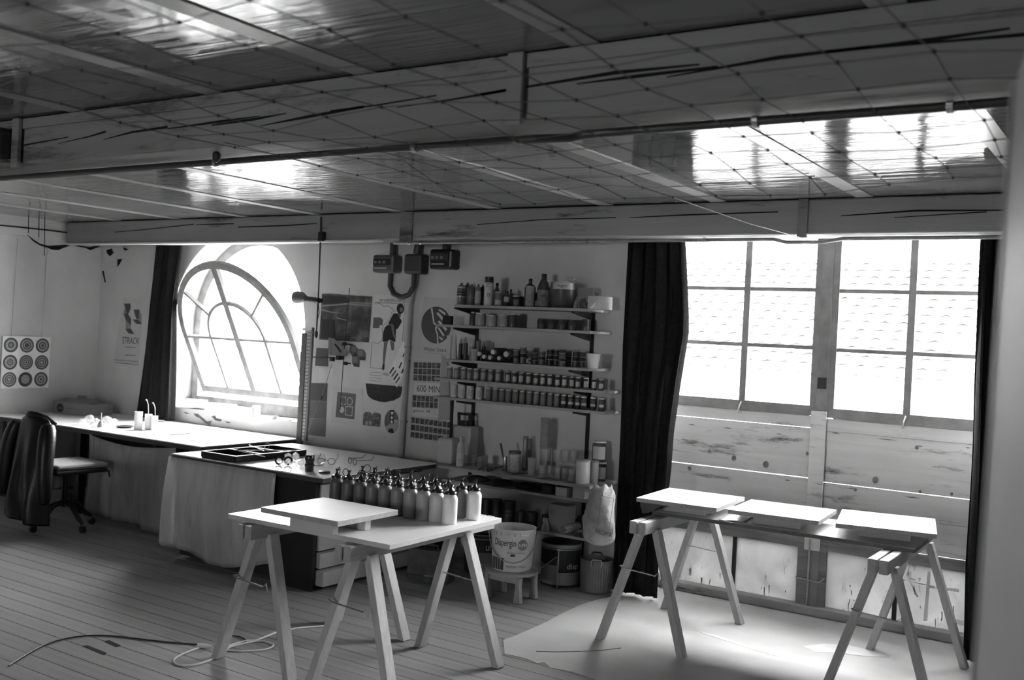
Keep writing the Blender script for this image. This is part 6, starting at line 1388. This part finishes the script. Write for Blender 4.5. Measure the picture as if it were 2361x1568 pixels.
def stick(name, label, pts, r, mat, cat='tool', group=None): return tag(MB().tube(pts, r, 6).build(name, mat, None), label, cat, group)
stick('long_tweezers', 'long bright tweezers lying across the divided tray', [(-5.35, 4.78, zb+.048), (-5.10, 5.12, zb+.050)], .0035, STEEL, group='bright tools on the tray')
stick('steel_needle', 'steel needle rod lying askew on the divided tray', [(-5.44, 5.0, zb+.062), (-5.14, 4.86, zb+.060)], .003, STEEL, group='bright tools on the tray')
stick('thin_rod', 'thin pale rod sticking out over the tray edge', [(-5.30, 4.78, zb+.049), (-4.98, 4.72, zb+.048)], .003, M('rod_pale', .6, .4), group='bright tools on the tray')
t = thing('wire_clip', 'bent wire clip standing on the tray divider', 'clip', (-5.24, 4.99, zb+.045))
MB().tube([(-5.26, 4.97, zb+.046), (-5.25, 4.98, zb+.09), (-5.24, 4.99, zb+.098), (-5.23, 5.0, zb+.085), (-5.24, 4.99, zb+.055)], .003, 6).build('wire', STEEL, t)
FG = film('faceted_glass', .8, .5, scale=6, rough=.04, bmp=.1)
for k, (a, b, r, dk) in enumerate(((643, 1072, .03, 1), (652, 1082, .031, 0), (664, 1073, .032, 1), (676, 1083, .031, 0), (664, 1063, .03, 0), (681, 1062, .03, 0), (694, 1076, .027, 0))):
    o = shard('glass_stopper', ORD[k]+' faceted glass stopper in the cluster on the plan chest', a, b, ZT, r, FG, 30+k, 'faceted glass stoppers on the plan chest', 'stopper', .95, 1)
    if dk:
        p = Vector(o.location); d = (CAM-p).normalized(); u = d.cross(Vector((0, 0, 1))).normalized(); w_ = u.cross(d)
        rg_ = MB(); N_ = 12; c = Vector((0, 0, r*.9))+d*r*.75
        ri_, ro_ = r*.55, r*.98
        rot = Matrix.Rotation(-o.rotation_euler.z, 3, 'Z')
        pts = [rot @ (c+(u*math.cos(2*math.pi*i/N_)+w_*math.sin(2*math.pi*i/N_))*q) for q in (ro_, ri_) for i in range(N_)]
        m_ = rg_.add(pts, [(i, (i+1) % N_, N_+(i+1) % N_, N_+i) for i in range(N_)]).build('dark_facet', BLACK, o, local=True, solid=.003)
p = zz(713, 1087, ZT); s = mpp(p)
t = thing('black_lens', 'black ribbed camera lens standing on the plan chest', 'lens', (p.x, p.y, ZT+.0005)); r = 10.5*s
MB().lathe([(r*.85, 0), (r*.95, .006), (r*.95, .03), (r*1.05, .034), (r*1.05, .046), (r*.92, .05), (r*.92, .062), (r, .066), (r, .10), (r*.9, .104)], t.location, 26).build('barrel', M('lens_black', .008, .25, spec=.6), t, smooth=True)
for k in range(2): MB().lathe([(r*1.07, .036+.038*k), (r*1.09, .038+.038*k), (r*1.09, .044+.038*k), (r*1.07, .046+.038*k)], t.location, 26, cap=False).build('ring', BLACK, t)
p = zz(735, 1074, ZT); t = thing('round_glass', 'round clear glass standing behind the camera lens', 'glass', (p.x, p.y, ZT+.0005)); MB().lathe([(.03, 0), (.042, .02), (.045, .05), (.036, .075), (.034, .075), (.042, .05), (.038, .02), (.002, .006)], t.location, 20).build('bowl', GL, t, smooth=True)
def specs(label, px, py, ang, mat):
    p = zz(px, py, ZT); t = thing('spectacles', label, 'spectacles', (p.x, p.y, ZT+.0005), ang, 'spectacles on the plan chest')
    for sg in (-1, 1):
        MB().tube([(sg*.034+.024*math.cos(2*math.pi*i/16), 0, .024+.021*math.sin(2*math.pi*i/16)) for i in range(17)], .0018, 6).build('rim', mat, t, local=True)
        MB().add([(sg*.034+.023*math.cos(2*math.pi*i/16), 0, .024+.020*math.sin(2*math.pi*i/16)) for i in range(16)], [tuple(range(16))]).build('lens', GL, t, local=True)
        MB().tube([(sg*.06, 0, .034), (sg*.064, .02, .036), (sg*.062, .11, .036), (sg*.058, .135, .062)], .0019, 6).build('temple', mat, t, local=True)
    MB().tube([(-.011, 0, .03), (0, -.002, .034), (.011, 0, .03)], .0018, 6).build('bridge', mat, t, local=True)
specs('pair of spectacles beside the round glass on the plan chest', 752, 1072, math.radians(35), BR); specs('pair of spectacles farther along the plan chest top', 812, 1072, math.radians(-20), BR)
p = zz(748, 1091, ZT); t = thing('lens_cap', 'flat black lens cap lying at the worktop edge', 'lens cap', (p.x, p.y, ZT+.0005)); MB().lathe([(.034, 0), (.036, .002), (.036, .011), (.031, .014), (.002, .014)], t.location, 24).build('disc', BLACK, t, smooth=True)
# ================================================================== NET UNDER THE CEILING
NX, NY, NS = 12, 15, .2; nx0, ny1 = -2.58, 3.44
rg = random.Random(11); G = {}
for i in range(NX+1):
    for j in range(NY+1):
        x = nx0+i*NS*.985; y = ny1-j*NS; e = min(i, NX-i)/3; f_ = j
        sag = .05*math.sin(math.pi*min(1, i/NX))*math.exp(-j*.5)+.02*math.sin(i*1.1)*math.cos(j*.9)
        G[i, j] = Vector((x+rg.uniform(-.018, .018), y+rg.uniform(-.018, .018)+.04*math.sin(i*.6)*math.exp(-j*.4), 2.215-sag*.7+rg.uniform(-.008, .008)))
net = thing('string_net', 'wide-meshed knotted string net stretched beneath the ceiling', 'net', tuple(G[6, 7]))
NETM = M('net_string', .08, .8, .2, 30.)
for i in range(NX+1): MB().tube([G[i, j] for j in range(NY+1)], .0014, 5).build('cord', NETM, net)
for j in range(NY+1): MB().tube([G[i, j] for i in range(NX+1)], .0014, 5).build('cord', NETM, net)
kn = MB()
for p in G.values(): kn.lathe([(.001, -.005), (.0042, -.0025), (.005, 0), (.0042, .0025), (.001, .005)], p, 8)
kn.build('knots', M('knot_dark', .04, .8), net)['kind'] = 'stuff'
hk = Vector((yy(1845, 541, 5.60).x, 5.60, BZ-.02)); MB().tube([G[5, 0], G[5, 0]*.5+hk*.5+Vector((0, 0, -.01)), hk], .002, 5).build('guy_cord', M('cord_pale', .55, .7), net)
for (i, j), q in (((0, 5), (-2.95, 2.52, 2.30)), ((0, 0), (-3.2, 3.8, 2.485)), ((NX, 0), (.6, 3.7, 2.485)), ((NX, NY), (.6, .2, 2.485)), ((0, NY), (-2.9, .2, 2.485))): MB().tube([G[i, j], Vector(q)], .0016, 5).build('guy_cord', NETM, net)
MB().lathe([(.004, -.02), (.016, -.01), (.016, .012), (.006, .02)], (yy(500, 352, 2.6).x, 2.60, BZ-.022), 10).build('hook', BLACK, net)
